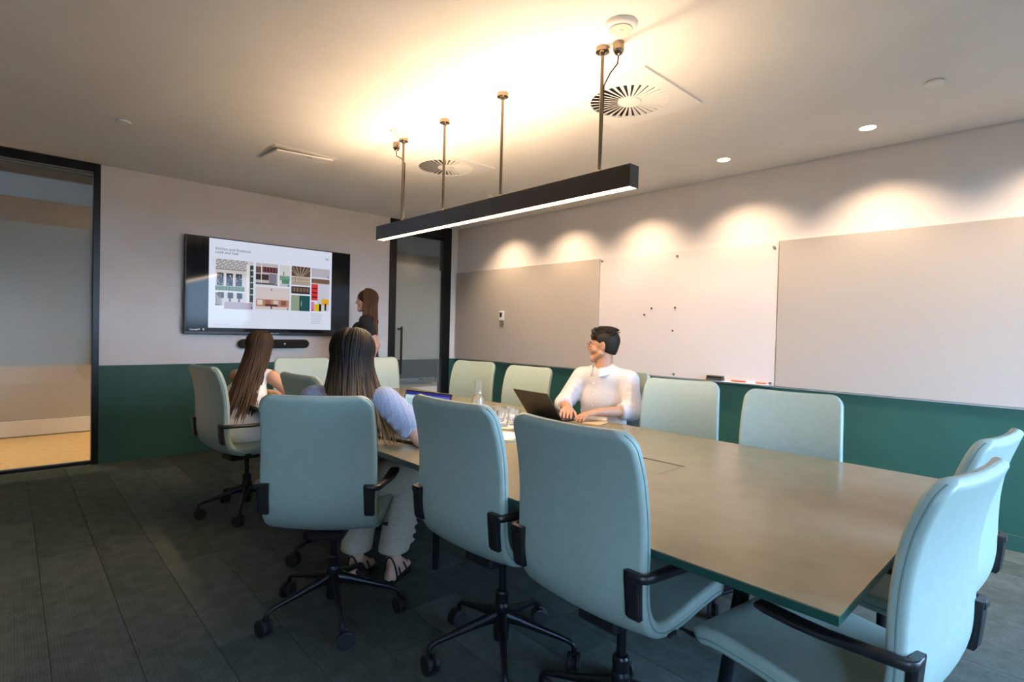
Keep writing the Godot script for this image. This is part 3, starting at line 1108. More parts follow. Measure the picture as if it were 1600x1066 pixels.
# ---------------------------------------------------------------- ceiling
func ceiling_things() -> void:
	var warm := Color(1.0, 0.86, 0.71)
	# pendant: two lengths of black profile, lit above and below
	var pd := thing("pendant_light", "long black linear pendant lamp hung on four rods", "pendant lamp", Vector3(-2.5, 1.983, 3.465))
	var len := 2.344
	for k in 2:
		var z0 := -len * 0.5 if k == 0 else 0.022
		var z1 := 0.020 if k == 0 else len * 0.5
		var g := Geo.new()
		g.box(Vector3(-0.0325, 0.0525, (z0 + z1) * 0.5), Vector3(0.005, 0.105, z1 - z0), 0.001)
		g.box(Vector3(0.0325, 0.0525, (z0 + z1) * 0.5), Vector3(0.005, 0.105, z1 - z0), 0.001)
		g.box(Vector3(0, 0.0525, (z0 + z1) * 0.5), Vector3(0.06, 0.06, z1 - z0), 0.001)
		part(pd, "profile", g, M.lamp_body)
		part(pd, "lamp_diffuser", boxed(Vector3(0, 0.006, (z0 + z1) * 0.5), Vector3(0.058, 0.010, z1 - z0 - 0.008)), glow(Color(1.0, 0.87, 0.68), 3.2), "glowing lower diffuser")
		part(pd, "lamp_diffuser", boxed(Vector3(0, 0.094, (z0 + z1) * 0.5), Vector3(0.058, 0.008, z1 - z0 - 0.008)), glow(Color(1.0, 0.87, 0.68), 3.0), "glowing upper diffuser")
	for s in [-1, 1]:
		part(pd, "end_cap", boxed(Vector3(0, 0.0525, s * len * 0.5), Vector3(0.07, 0.105, 0.004), 0.001), M.lamp_body)
	for z in [2.61, 3.124, 3.702, 4.433]:
		var g := Geo.new()
		var top := CEIL - 1.983
		g.tube([Vector3(0.0, 0.1, z - 3.465), Vector3(0.0, top, z - 3.465)], 0.0085, 12)
		var rod := part(pd, "suspension_rod", g, M.rod)
		var cn := Geo.new()
		cn.turned(Vector3(0, top - 0.024, z - 3.465), [Vector2(0.012, -0.012), Vector2(0.016, 0.0), Vector2(0.034, 0.002), Vector2(0.034, 0.024)], 24)
		part(rod, "ceiling_rose", cn, M.chrome)
		var ft := Geo.new()
		ft.turned(Vector3(0, 0.1, z - 3.465), [Vector2(0.013, 0.0), Vector2(0.013, 0.012), Vector2(0.009, 0.02)], 16)
		part(rod, "lower_fitting", ft, M.chrome)
	for e in [[4.52, 4.433, 4.36], [2.49, 2.61, 2.66]]:
		var z: float = e[0] - 3.465
		var top := CEIL - 1.983
		var g := Geo.new()
		g.lathe(Vector3(0.012, top - 0.035, z), [Vector2(0.004, -0.027), Vector2(0.016, -0.022), Vector2(0.025, -0.008), Vector2(0.027, 0.004), Vector2(0.026, 0.035)], 20)
		part(pd, "cable_gland", g, M.chrome, "chrome cable cup on the ceiling")
		var zr: float = e[1] - 3.465
		var cb := Geo.new()
		cb.tube([Vector3(0.012, top - 0.06, z), Vector3(0.012, top - 0.10, z - 0.004 * signf(z)), Vector3(0.014, top - 0.13, (z * 0.45 + zr * 0.55)), Vector3(0.013, top - 0.18, zr + 0.004), Vector3(0.013, top - 0.35, zr), Vector3(0.013, 0.14, zr), Vector3(0.013, 0.105, zr - 0.05)], 0.0035, 8)
		part(pd, "feed_cable", cb, M.rubber)
	area_light("pendant_down", Vector3(-2.5, 1.979, 3.465), Vector2(0.056, 2.32), Basis(Vector3(1, 0, 0), -PI / 2), warm, 2.6)
	area_light("pendant_up", Vector3(-2.5, 2.086, 3.465), Vector2(0.056, 2.32), Basis(Vector3(1, 0, 0), PI / 2), warm, 2.1)
	# wall washers
	for k in 7:
		var z := 1.15 + 0.98 * k
		var p := Vector3(-0.49, CEIL, z)
		var t := thing("downlight", "round recessed ceiling downlight washing the board wall", "downlight", p, 0, "recessed downlights along the board wall")
		var g := Geo.new()
		g.turned(Vector3(0, -0.004, 0), [Vector2(0.052, 0), Vector2(0.056, 0.004)], 28, false, false)
		g.turned(Vector3(0, -0.004, 0), [Vector2(0.045, 0.003), Vector2(0.052, 0)], 28, false, false)
		part(t, "trim_ring", g, M.white)
		var e := Geo.new()
		e.turned(Vector3(0, -0.003, 0), [Vector2(0.045, 0), Vector2(0.045, 0.002)], 28)
		part(t, "lamp_lens", e, glow(Color(1.0, 0.93, 0.82), 5.0))
		spot("downlight_beam", p + Vector3(0, -0.015, 0), Vector3(0.25, -1.0, 0), Color(1.0, 0.87, 0.72), 1.15, 54.0, 0.9, 0.035)
	# air diffusers
	for ce in [Vector3(-1.91, CEIL, 4.183), Vector3(-1.875, CEIL, 2.28)]:
		var t := thing("air_diffuser", "square white ceiling diffuser with radial swirl vanes, farther from the screen wall" if ce.z > 3 else "square white ceiling diffuser with radial swirl vanes toward the screen wall", "air vent", ce)
		var g := Geo.new()
		var n := 48
		var half := 0.305
		for k in n:
			var a0 := TAU * k / n
			var a1 := TAU * (k + 1) / n
			var c0 := Vector3(cos(a0), 0, sin(a0))
			var c1 := Vector3(cos(a1), 0, sin(a1))
			var s0 := c0 * (half / maxf(absf(c0.x), absf(c0.z)))
			var s1 := c1 * (half / maxf(absf(c1.x), absf(c1.z)))
			var dy := Vector3(0, -0.012, 0)
			g.quad(c0 * 0.232 + dy, s0 + dy, s1 + dy, c1 * 0.232 + dy)
			g.quad(c0 * 0.232 + dy, c1 * 0.232 + dy, c1 * 0.232, c0 * 0.232)
			g.quad(s0 + dy, s0, s1, s1 + dy)
		part(t, "face_plate", g, M.white)
		var bk := Geo.new()
		for sg in [-1.0, 1.0]:
			bk.box(Vector3(sg * 0.2445, 0.15, 0), Vector3(0.009, 0.3, 0.498))
			bk.box(Vector3(0, 0.15, sg * 0.2445), Vector3(0.48, 0.3, 0.009))
		bk.box(Vector3(0, 0.305, 0), Vector3(0.498, 0.01, 0.498))
		part(t, "plenum_box", bk, plain(srgb(150, 152, 154), 0.5, 0.6), "galvanised metal box above the vanes")
		var hub := Geo.new()
		hub.turned(Vector3(0, -0.014, 0), [Vector2(0.066, 0), Vector2(0.07, 0.003), Vector2(0.07, 0.012)], 28)
		part(t, "hub", hub, M.white)
		var vane := Geo.new()
		vane.t = Transform3D(Basis(Vector3(1, 0, 0), deg_to_rad(-16)), Vector3.ZERO)
		var poly := PackedVector2Array([Vector2(0.066, -0.004), Vector2(0.231, -0.0135), Vector2(0.231, 0.0135), Vector2(0.066, 0.004)])
		vane.t = vane.t * Transform3D(Basis(Vector3(1, 0, 0), PI / 2), Vector3.ZERO)
		vane.prism(poly, -0.0005, 0.0005)
		var vm := vane.mesh(M.white)
		for k in 32:
			var mi := MeshInstance3D.new()
			mi.name = "vane"
			mi.mesh = vm
			mi.transform = Transform3D(Basis(Vector3.UP, TAU * k / 32), Vector3(0, -0.0075, 0))
			t.add_child(mi, true)
	# round white sensors beside the rods
	for ce in [Vector3(-2.606, CEIL, 4.616), Vector3(-2.589, CEIL, 2.713)]:
		var t := thing("ceiling_sensor", "round white ceiling sensor at the pendant end away from the screen" if ce.z > 3 else "round white ceiling sensor at the pendant end toward the screen", "sensor", ce)
		var g := Geo.new()
		g.lathe(Vector3.ZERO, [Vector2(0.046, -0.025), Vector2(0.062, -0.021), Vector2(0.073, -0.012), Vector2(0.075, 0.0)], 32)
		part(t, "housing", g, M.white)
		var f := Geo.new()
		f.turned(Vector3(0, -0.0275, 0), [Vector2(0.052, 0), Vector2(0.054, 0.006)], 32)
		part(t, "face", f, plain(srgb(205, 196, 182), 0.5))
		var l := Geo.new()
		l.lathe(Vector3(0, -0.030, 0), [Vector2(0.004, -0.003), Vector2(0.011, 0), Vector2(0.012, 0.003)], 16)
		part(t, "lens", l, M.white_gloss)
	# flat discs: detectors and sprinkler covers
	for d in [[Vector3(-0.986, CEIL, 5.496), 0.045, "flat white disc on the ceiling near the downlights"], [Vector3(-4.043, CEIL, 1.453), 0.045, "flat white disc on the ceiling near the glazed panel"], [Vector3(-0.99, CEIL, 1.83), 0.03, "small white sprinkler cap on the ceiling between pendant and board wall"]]:
		var g := Geo.new()
		g.turned(Vector3.ZERO, [Vector2(d[1] * 0.94, -0.016), Vector2(d[1], -0.013), Vector2(d[1], -0.006), Vector2(d[1] * 0.8, -0.006), Vector2(d[1] * 0.8, 0)], 28)
		var n := part(self, "ceiling_disc", g, M.white)
		n.position = d[0]
		tag(n, d[2], "ceiling cap")
	# access hatch, one edge dropped a little
	var hatch := thing("access_hatch", "white square ceiling access hatch hanging slightly open", "hatch", Vector3(-2.875, CEIL, 1.56))
	var hp := part(hatch, "panel", boxed(Vector3(0, 0, -0.2), Vector3(0.46, 0.014, 0.4), 0.002), M.ceiling)
	hp.transform = Transform3D(Basis(Vector3(0, 0, 1), deg_to_rad(3.0)) * Basis(Vector3(1, 0, 0), deg_to_rad(3.6)), Vector3(0, -0.022, 0.19))
	part(hatch, "frame", boxed(Vector3(0, -0.002, 0), Vector3(0.5, 0.004, 0.44), 0.001), M.ceiling)
	part(hatch, "latch", boxed(Vector3(0.03, -0.034, 0.185), Vector3(0.04, 0.006, 0.008)), M.alu)

# ---------------------------------------------------------------- table and chairs
func table_and_chairs() -> void:
	var tb := thing("conference_table", "long conference table with bronze top and green edge", "table", Vector3(-2.615, 0, 3.94))
	var hx := 0.775
	var z0 := 1.65 - 3.94
	var z1 := 5.775 - 3.94
	# top with a slot for the cable flap
	var fx0 := -2.712 + 2.615
	var fx1 := -2.508 + 2.615
	var fz0 := 4.54 - 3.94
	var fz1 := 4.945 - 3.94
	var g := Geo.new()
	g.box(Vector3((-hx + fx0) * 0.5, 0.7385, (z0 + z1) * 0.5), Vector3(fx0 + hx, 0.003, z1 - z0))
	g.box(Vector3((hx + fx1) * 0.5, 0.7385, (z0 + z1) * 0.5), Vector3(hx - fx1, 0.003, z1 - z0))
	g.box(Vector3((fx0 + fx1) * 0.5, 0.7385, (z0 + fz0) * 0.5), Vector3(fx1 - fx0, 0.003, fz0 - z0))
	g.box(Vector3((fx0 + fx1) * 0.5, 0.7385, (z1 + fz1) * 0.5), Vector3(fx1 - fx0, 0.003, z1 - fz1))
	part(tb, "tabletop", g, M.top, "bronze satin tabletop")
	var core := Geo.new()
	core.box(Vector3(0, 0.7265, (z0 + z1) * 0.5), Vector3(hx * 2, 0.021, z1 - z0), 0.001)
	part(tb, "edge_band", core, M.top_edge, "dark green table edge")
	part(tb, "cable_flap", span(Vector3(fx0 + 0.002, 0.7372, fz0 + 0.004), Vector3(fx1 - 0.014, 0.7398, fz1 - 0.003), 0.0006), M.top)
	part(tb, "brush_slot", span(Vector3(fx1 - 0.013, 0.7371, fz0), Vector3(fx1, 0.7382, fz1)), M.dark, "black cable slot")
	for sx in [-1, 1]:
		for k in 3:
			var zz: float = [5.41, 3.72, 2.02][k] - 3.94
			var foot: float = [5.305, 3.72, 2.125][k] - 3.94
			var lg := Geo.new()
			lg.tube([Vector3(sx * 0.305, 0.716, zz), Vector3(sx * 0.305, 0.0, foot)], [0.026, 0.019], 16)
			part(tb, "leg", lg, M.steel_black)
	for k in 3:
		part(tb, "cross_rail", boxed(Vector3(0, 0.695, [5.41, 3.72, 2.02][k] - 3.94), Vector3(0.7, 0.04, 0.05), 0.003), M.steel_black)
	part(tb, "spine_rail", boxed(Vector3(0, 0.69, -0.225), Vector3(0.06, 0.05, 3.4), 0.003), M.steel_black)
	# chairs: base centre, facing, direction of one foot, label
	var proto := make_chair()
	var side_group := ""
	var list := [
		[Vector2(-3.41, 2.15), Vector2(0.99, -0.13), Vector2(-0.37, -0.04), "pale green leather chair of the long-haired woman in white skirt"],
		[Vector2(-3.19, 3.2), Vector2(1, -0.05), Vector2(-0.39, 0.02), "empty pale green leather chair between the two seated women", 0.015],
		[Vector2(-3.54, 3.80), Vector2(0.655, -0.755), Vector2(-0.32, 0.0), "pale green leather chair of the woman in blue-grey top"],
		[Vector2(-3.18, 4.54), Vector2(0.999, -0.05), Vector2(-0.31, -0.12), "empty pale green leather chair beside the woman in blue-grey top", 0.025],
		[Vector2(-3.18, 5.11), Vector2(1.0, 0.0), Vector2(-0.06, -0.27), "empty pale green leather chair in front of the table's cable slot", 0.025],
		[Vector2(-1.91, 2.50), Vector2(-0.97, 0.22), Vector2(1, 0.2), "pale green leather chair by the board wall nearest the glass door"],
		[Vector2(-1.93, 3.16), Vector2(-0.99, 0.1), Vector2(1, 0.5), "pale green leather chair below the thermostat, between man and door"],
		[Vector2(-1.62, 3.77), Vector2(-0.97, -0.25), Vector2(1, -0.3), "pale green leather chair the man in white shirt sits on"],
		[Vector2(-1.87, 4.48), Vector2(-0.96, 0.27), Vector2(1, 0.1), "empty pale green leather chair next to the man, below the whiteboard"],
		[Vector2(-2.0, 5.13), Vector2(-0.99, 0.15), Vector2(1, 0.0), "empty pale green leather chair below the large plain pin board"],
		[Vector2(-2.86, 1.79), Vector2(-0.28, 0.96), Vector2(-1, -0.3), "pale green leather chair at the screen end of the table, behind the women"],
		[Vector2(-2.235, 1.86), Vector2(-0.3, 0.95), Vector2(1, -0.4), "pale green leather chair at the screen end of the table, beside the door"],
		[Vector2(-3.03, 5.65), Vector2(0.13, -0.99), Vector2(0.9, 0.5), "pale green leather chair with side stitching at the table end away from the screen"],
		[Vector2(-2.39, 5.64), Vector2(0.11, -0.99), Vector2(1, 0.35), "pale green leather chair at the table end opposite the screen, toward the pin board"],
	]
	for k in list.size():
		var e: Array = list[k]
		var ch: Node3D = proto if k == 0 else proto.duplicate()
		if k > 0:
			ch.name = numbered("office_chair")
			add_child(ch)
		var f: Vector2 = e[1].normalized()
		ch.position = Vector3(e[0].x, 0, e[0].y)
		ch.rotation.y = atan2(-f.x, -f.y)
		tag(ch, e[3], "chair", "office chairs round the table")
		var s := 0
		for n in ch.get_children():
			if e.size() > 4 and not String(n.name).begins_with("base_leg") and not String(n.name).begins_with("gas"):
				n.position.y += e[4]
			if String(n.name).begins_with("base_leg"):
				n.rotation.y = atan2(-e[2].x, -e[2].y) - ch.rotation.y + TAU * s / 5
				s += 1
				var c := n.get_child(0) as Node3D
				c.rotation.y = rng.randf_range(-2.5, 2.5)

func spline(pts: Array, n: int) -> Array:
	var out := []
	var segs := pts.size() - 1
	for i in n:
		var u := float(i) / (n - 1) * segs
		var k := mini(int(u), segs - 1)
		var t := u - k
		var p0: Array = pts[maxi(k - 1, 0)]
		var p1: Array = pts[k]
		var p2: Array = pts[k + 1]
		var p3: Array = pts[mini(k + 2, segs)]
		var r := []
		for j in p1.size():
			r.append(0.5 * (2.0 * p1[j] + (p2[j] - p0[j]) * t + (2.0 * p0[j] - 5.0 * p1[j] + 4.0 * p2[j] - p3[j]) * t * t + (3.0 * p1[j] - p0[j] - 3.0 * p2[j] + p3[j]) * t * t * t))
		out.append(r)
	return out

func make_chair() -> Node3D:
	var ch := thing("office_chair", "", "chair")
	# shell: forward is -z. Rows: z, y, half width, half thickness, concave depth
	var prof := spline([
		[-0.262, 0.436, 0.210, 0.016, 0.0], [-0.240, 0.462, 0.219, 0.024, 0.0], [-0.19, 0.474, 0.225, 0.027, 0.004], [-0.08, 0.468, 0.229, 0.027, 0.010], [0.04, 0.456, 0.232, 0.026, 0.014],
		[0.13, 0.456, 0.232, 0.024, 0.016], [0.192, 0.480, 0.233, 0.022, 0.018], [0.232, 0.532, 0.234, 0.021, 0.02], [0.250, 0.604, 0.235, 0.02, 0.022], [0.252, 0.702, 0.235, 0.02, 0.024], [0.256, 0.802, 0.233, 0.02, 0.024],
		[0.272, 0.902, 0.230, 0.02, 0.024], [0.298, 0.987, 0.225, 0.019, 0.022], [0.312, 1.024, 0.223, 0.018, 0.02]], 66)
	# length along the profile, for the rounding of the ends
	var along := [0.0]
	for k in range(1, prof.size()):
		along.append(along[k - 1] + Vector2(prof[k][0] - prof[k - 1][0], prof[k][1] - prof[k - 1][1]).length())
	var total: float = along[along.size() - 1]
	var rs := []
	var seam_l := []
	var seam_r := []
	for k in prof.size():
		var p: Array = prof[k]
		var q0: Array = prof[maxi(k - 1, 0)]
		var q1: Array = prof[mini(k + 1, prof.size() - 1)]
		var d := Vector3(0, q1[1] - q0[1], q1[0] - q0[0]).normalized()
		var nrm := d.cross(Vector3.RIGHT).normalized()   # towards the sitter
		if nrm.y < 0 and k < 20 or nrm.z > 0 and k > 45:
			nrm = -nrm
		var e0: float = along[k]
		var e1: float = total - along[k]
		var hw: float = p[2]
		var ht: float = p[3]
		for e in [[e0, 0.045], [e1, 0.06]]:
			var rr: float = e[1]
			if e[0] < rr:
				var u: float = rr - e[0]
				hw -= rr - sqrt(maxf(0.0, rr * rr - u * u))
			if e[0] < ht:
				var w: float = p[3] - e[0]
				ht = maxf(sqrt(maxf(0.0, p[3] * p[3] - w * w)), 0.002)
		var ring := PackedVector3Array()
		var rc := minf(ht * 0.75, 0.016)
		var pts := []
		for j in 9:
			pts.append(Vector2(lerpf(-(hw - rc), hw - rc, j / 8.0), ht))
		for j in range(1, 4):
			var a := PI / 2 - PI / 2 * j / 4.0
			pts.append(Vector2(hw - rc + cos(a) * rc, ht - rc + sin(a) * rc))
		pts.append(Vector2(hw, ht - rc))
		pts.append(Vector2(hw, -(ht - rc)))
		for j in range(1, 4):
			var a := -PI / 2 * j / 4.0
			pts.append(Vector2(hw - rc + cos(a) * rc, -(ht - rc) + sin(a) * rc))
		for j in 9:
			pts.append(Vector2(lerpf(hw - rc, -(hw - rc), j / 8.0), -ht))
		for j in range(1, 4):
			var a := -PI / 2 - PI / 2 * j / 4.0
			pts.append(Vector2(-(hw - rc) + cos(a) * rc, -(ht - rc) + sin(a) * rc))
		pts.append(Vector2(-hw, -(ht - rc)))
		pts.append(Vector2(-hw, ht - rc))
		for j in range(1, 4):
			var a := PI - PI / 2 * j / 4.0
			pts.append(Vector2(-(hw - rc) + cos(a) * rc, ht - rc + sin(a) * rc))
		var mid := Vector3(0, p[1], p[0])
		for w: Vector2 in pts:
			var bow: float = p[4] * pow(absf(w.x) / 0.25, 2.2)
			ring.append(mid + Vector3(w.x, 0, 0) + nrm * (w.y + bow))
		rs.append(ring)
		if e0 > 0.012 and e1 > 0.006:
			var bw: float = p[4] * pow(hw / 0.25, 2.2)
			seam_l.append(mid + Vector3(-hw + 0.0005, 0, 0) + nrm * (bw - ht * 0.2))
			seam_r.append(mid + Vector3(hw - 0.0005, 0, 0) + nrm * (bw - ht * 0.2))
	var g := Geo.new()
	g.rings(rs)
	var shell := part(ch, "upholstered_shell", g, M.leather, "pale green leather seat and back in one piece")
	for s in [seam_l, seam_r]:
		var sg := Geo.new()
		sg.tube(s, 0.0024, 6)
		part(shell, "stitched_seam", sg, M.seam)
	part(shell, "maker_tag", boxed(Vector3(0.233, 0.45, 0.10), Vector3(0.006, 0.012, 0.04), 0.001), M.black)
	# armrests: plate on the side of the back, arm reaching forward
	for s in [-1.0, 1.0]:
		var a := Geo.new()
		var plate := []
		for e in [[0.535, 0.250, 0.017], [0.545, 0.256, 0.020], [0.60, 0.262, 0.021], [0.655, 0.266, 0.023], [0.664, 0.266, 0.022]]:
			var ring := PackedVector3Array()
			for q in [Vector2(-1, -1), Vector2(-0.6, -1), Vector2(0.6, -1), Vector2(1, -1), Vector2(1, 1), Vector2(0.6, 1), Vector2(-0.6, 1), Vector2(-1, 1)]:
				ring.append(Vector3(s * 0.212 + q.x * e[2], e[0], e[1] + q.y * 0.009))
			plate.append(ring)
		a.rings(plate)
		var arm := []
		for e in [[0.202, 0.268, 0.652, 0.010, 0.012], [0.233, 0.268, 0.652, 0.010, 0.012], [0.246, 0.255, 0.652, 0.012, 0.012], [0.250, 0.22, 0.651, 0.013, 0.012], [0.252, 0.17, 0.648, 0.017, 0.011], [0.256, 0.11, 0.645, 0.021, 0.010], [0.259, 0.05, 0.646, 0.024, 0.009], [0.260, -0.02, 0.650, 0.024, 0.009], [0.260, -0.045, 0.652, 0.020, 0.007]]:
			var ring := PackedVector3Array()
			var turn_in := Vector3(1, 0, 0) if e[1] < 0.25 else (Vector3(0.2, 0, s) if e[0] < 0.24 else Vector3(0.75, 0, s * 0.65))
			for j in 12:
				var an := TAU * j / 12
				ring.append(Vector3(s * e[0], e[2] + e[4] * signf(sin(an)) * pow(absf(sin(an)), 0.6), e[1]) + turn_in.normalized() * e[3] * signf(cos(an)) * pow(absf(cos(an)), 0.6))
			arm.append(ring)
		a.rings(arm)
		part(ch, "armrest", a, M.plastic)
	# mechanism, column, star base
	var me := Geo.new()
	me.box(Vector3(0, 0.405, 0.03), Vector3(0.15, 0.045, 0.22), 0.01)
	me.box(Vector3(0, 0.425, -0.04), Vector3(0.26, 0.02, 0.08), 0.005)
	part(ch, "tilt_mechanism", me, M.plastic)
	var lv := Geo.new()
	lv.tube([Vector3(0.06, 0.405, -0.02), Vector3(0.2, 0.4, -0.03), Vector3(0.235, 0.398, -0.03)], [0.005, 0.005, 0.009], 8)
	part(ch, "lever", lv, M.plastic)
	var co := Geo.new()
	co.turned(Vector3.ZERO, [Vector2(0.03, 0.075), Vector2(0.033, 0.13), Vector2(0.031, 0.21), Vector2(0.027, 0.222), Vector2(0.027, 0.262), Vector2(0.023, 0.27), Vector2(0.015, 0.272), Vector2(0.015, 0.42)], 24)
	part(ch, "gas_column", co, M.steel_black)
	var lg := Geo.new()
	var lp := [Vector3(0, 0.168, -0.02), Vector3(0, 0.158, -0.07), Vector3(0, 0.138, -0.15), Vector3(0, 0.117, -0.235), Vector3(0, 0.108, -0.268), Vector3(0, 0.098, -0.286), Vector3(0, 0.082, -0.293), Vector3(0, 0.066, -0.293)]
	var lr := []
	for k in lp.size():
		var w: float = [0.021, 0.018, 0.0145, 0.0115, 0.011, 0.011, 0.0105, 0.0105][k]
		var hgt: float = [0.03, 0.021, 0.0155, 0.0125, 0.0115, 0.011, 0.0105, 0.0105][k]
		var d: Vector3 = (lp[mini(k + 1, lp.size() - 1)] - lp[maxi(k - 1, 0)]).normalized()
		var up := Vector3.RIGHT.cross(d)
		var ring := PackedVector3Array()
		for j in 10:
			var an := TAU * j / 10
			ring.append(lp[k] + Vector3.RIGHT * cos(an) * w + up * sin(an) * hgt)
		lr.append(ring)
	lg.rings(lr)
	var lmesh := lg.mesh(M.steel_black)
	var ca := Geo.new()
	for s in [-1.0, 1.0]:
		ca.turned(Vector3(s * 0.016, -0.032, 0.012), [Vector2(0.030, -0.009), Vector2(0.036, -0.006), Vector2(0.036, 0.006), Vector2(0.030, 0.009)], 20, true, true, Basis(Vector3(0, 0, 1), PI / 2))
	ca.turned(Vector3(0, -0.032, 0.012), [Vector2(0.022, -0.012), Vector2(0.022, 0.012)], 16, true, true, Basis(Vector3(0, 0, 1), PI / 2))
	ca.turned(Vector3(0, -0.03, 0), [Vector2(0.008, 0.0), Vector2(0.008, 0.03)], 12)
	var cmesh := ca.mesh(M.rubber)
	for k in 5:
		var l := MeshInstance3D.new()
		l.name = "base_leg"
		l.mesh = lmesh
		l.rotation.y = TAU * k / 5
		ch.add_child(l, true)
		var c := MeshInstance3D.new()
		c.name = "caster"
		c.mesh = cmesh
		c.position = Vector3(0, 0.068, -0.293)
		l.add_child(c, true)
	return ch

# ---------------------------------------------------------------- on the table
func laptop(label: String, at: Vector3, turn: float, open: float, screen: Material, mark: bool) -> void:
	# keyboard towards -z of the thing, hinge at its origin
	var t := thing("laptop", label, "laptop", at, turn)
	part(t, "base", boxed(Vector3(0, 0.008, -0.113), Vector3(0.322, 0.014, 0.222), 0.004), M.graphite)
	var kb := Geo.new()
	for r in 5:
		for c in 14:
			kb.box(Vector3(-0.14 + c * 0.0215, 0.0158, -0.04 - r * 0.019), Vector3(0.018, 0.0016, 0.0155))
	part(t, "keyboard", kb, M.keys)
	part(t, "touchpad", boxed(Vector3(0, 0.0154, -0.18), Vector3(0.105, 0.001, 0.065)), plain(srgb(52, 50, 48), 0.4))
	var lid := part(t, "lid", boxed(Vector3(0, 0.108, 0), Vector3(0.322, 0.216, 0.007), 0.002), M.graphite)
	lid.transform = Transform3D(Basis(Vector3(1, 0, 0), open), Vector3(0, 0.014, 0.0))
	var pm := PlaneMesh.new()
	pm.size = Vector2(0.306, 0.194)
	pm.orientation = PlaneMesh.FACE_Z
	var s := part(lid, "screen", pm, screen)
	s.transform = Transform3D(Basis(Vector3.UP, PI), Vector3(0, 0.111, -0.0042))
	if mark:
		words(lid, "lid_mark", "Z", 0.028, Vector3(-0.012, 0.098, 0.0036), Basis(), M.dark)

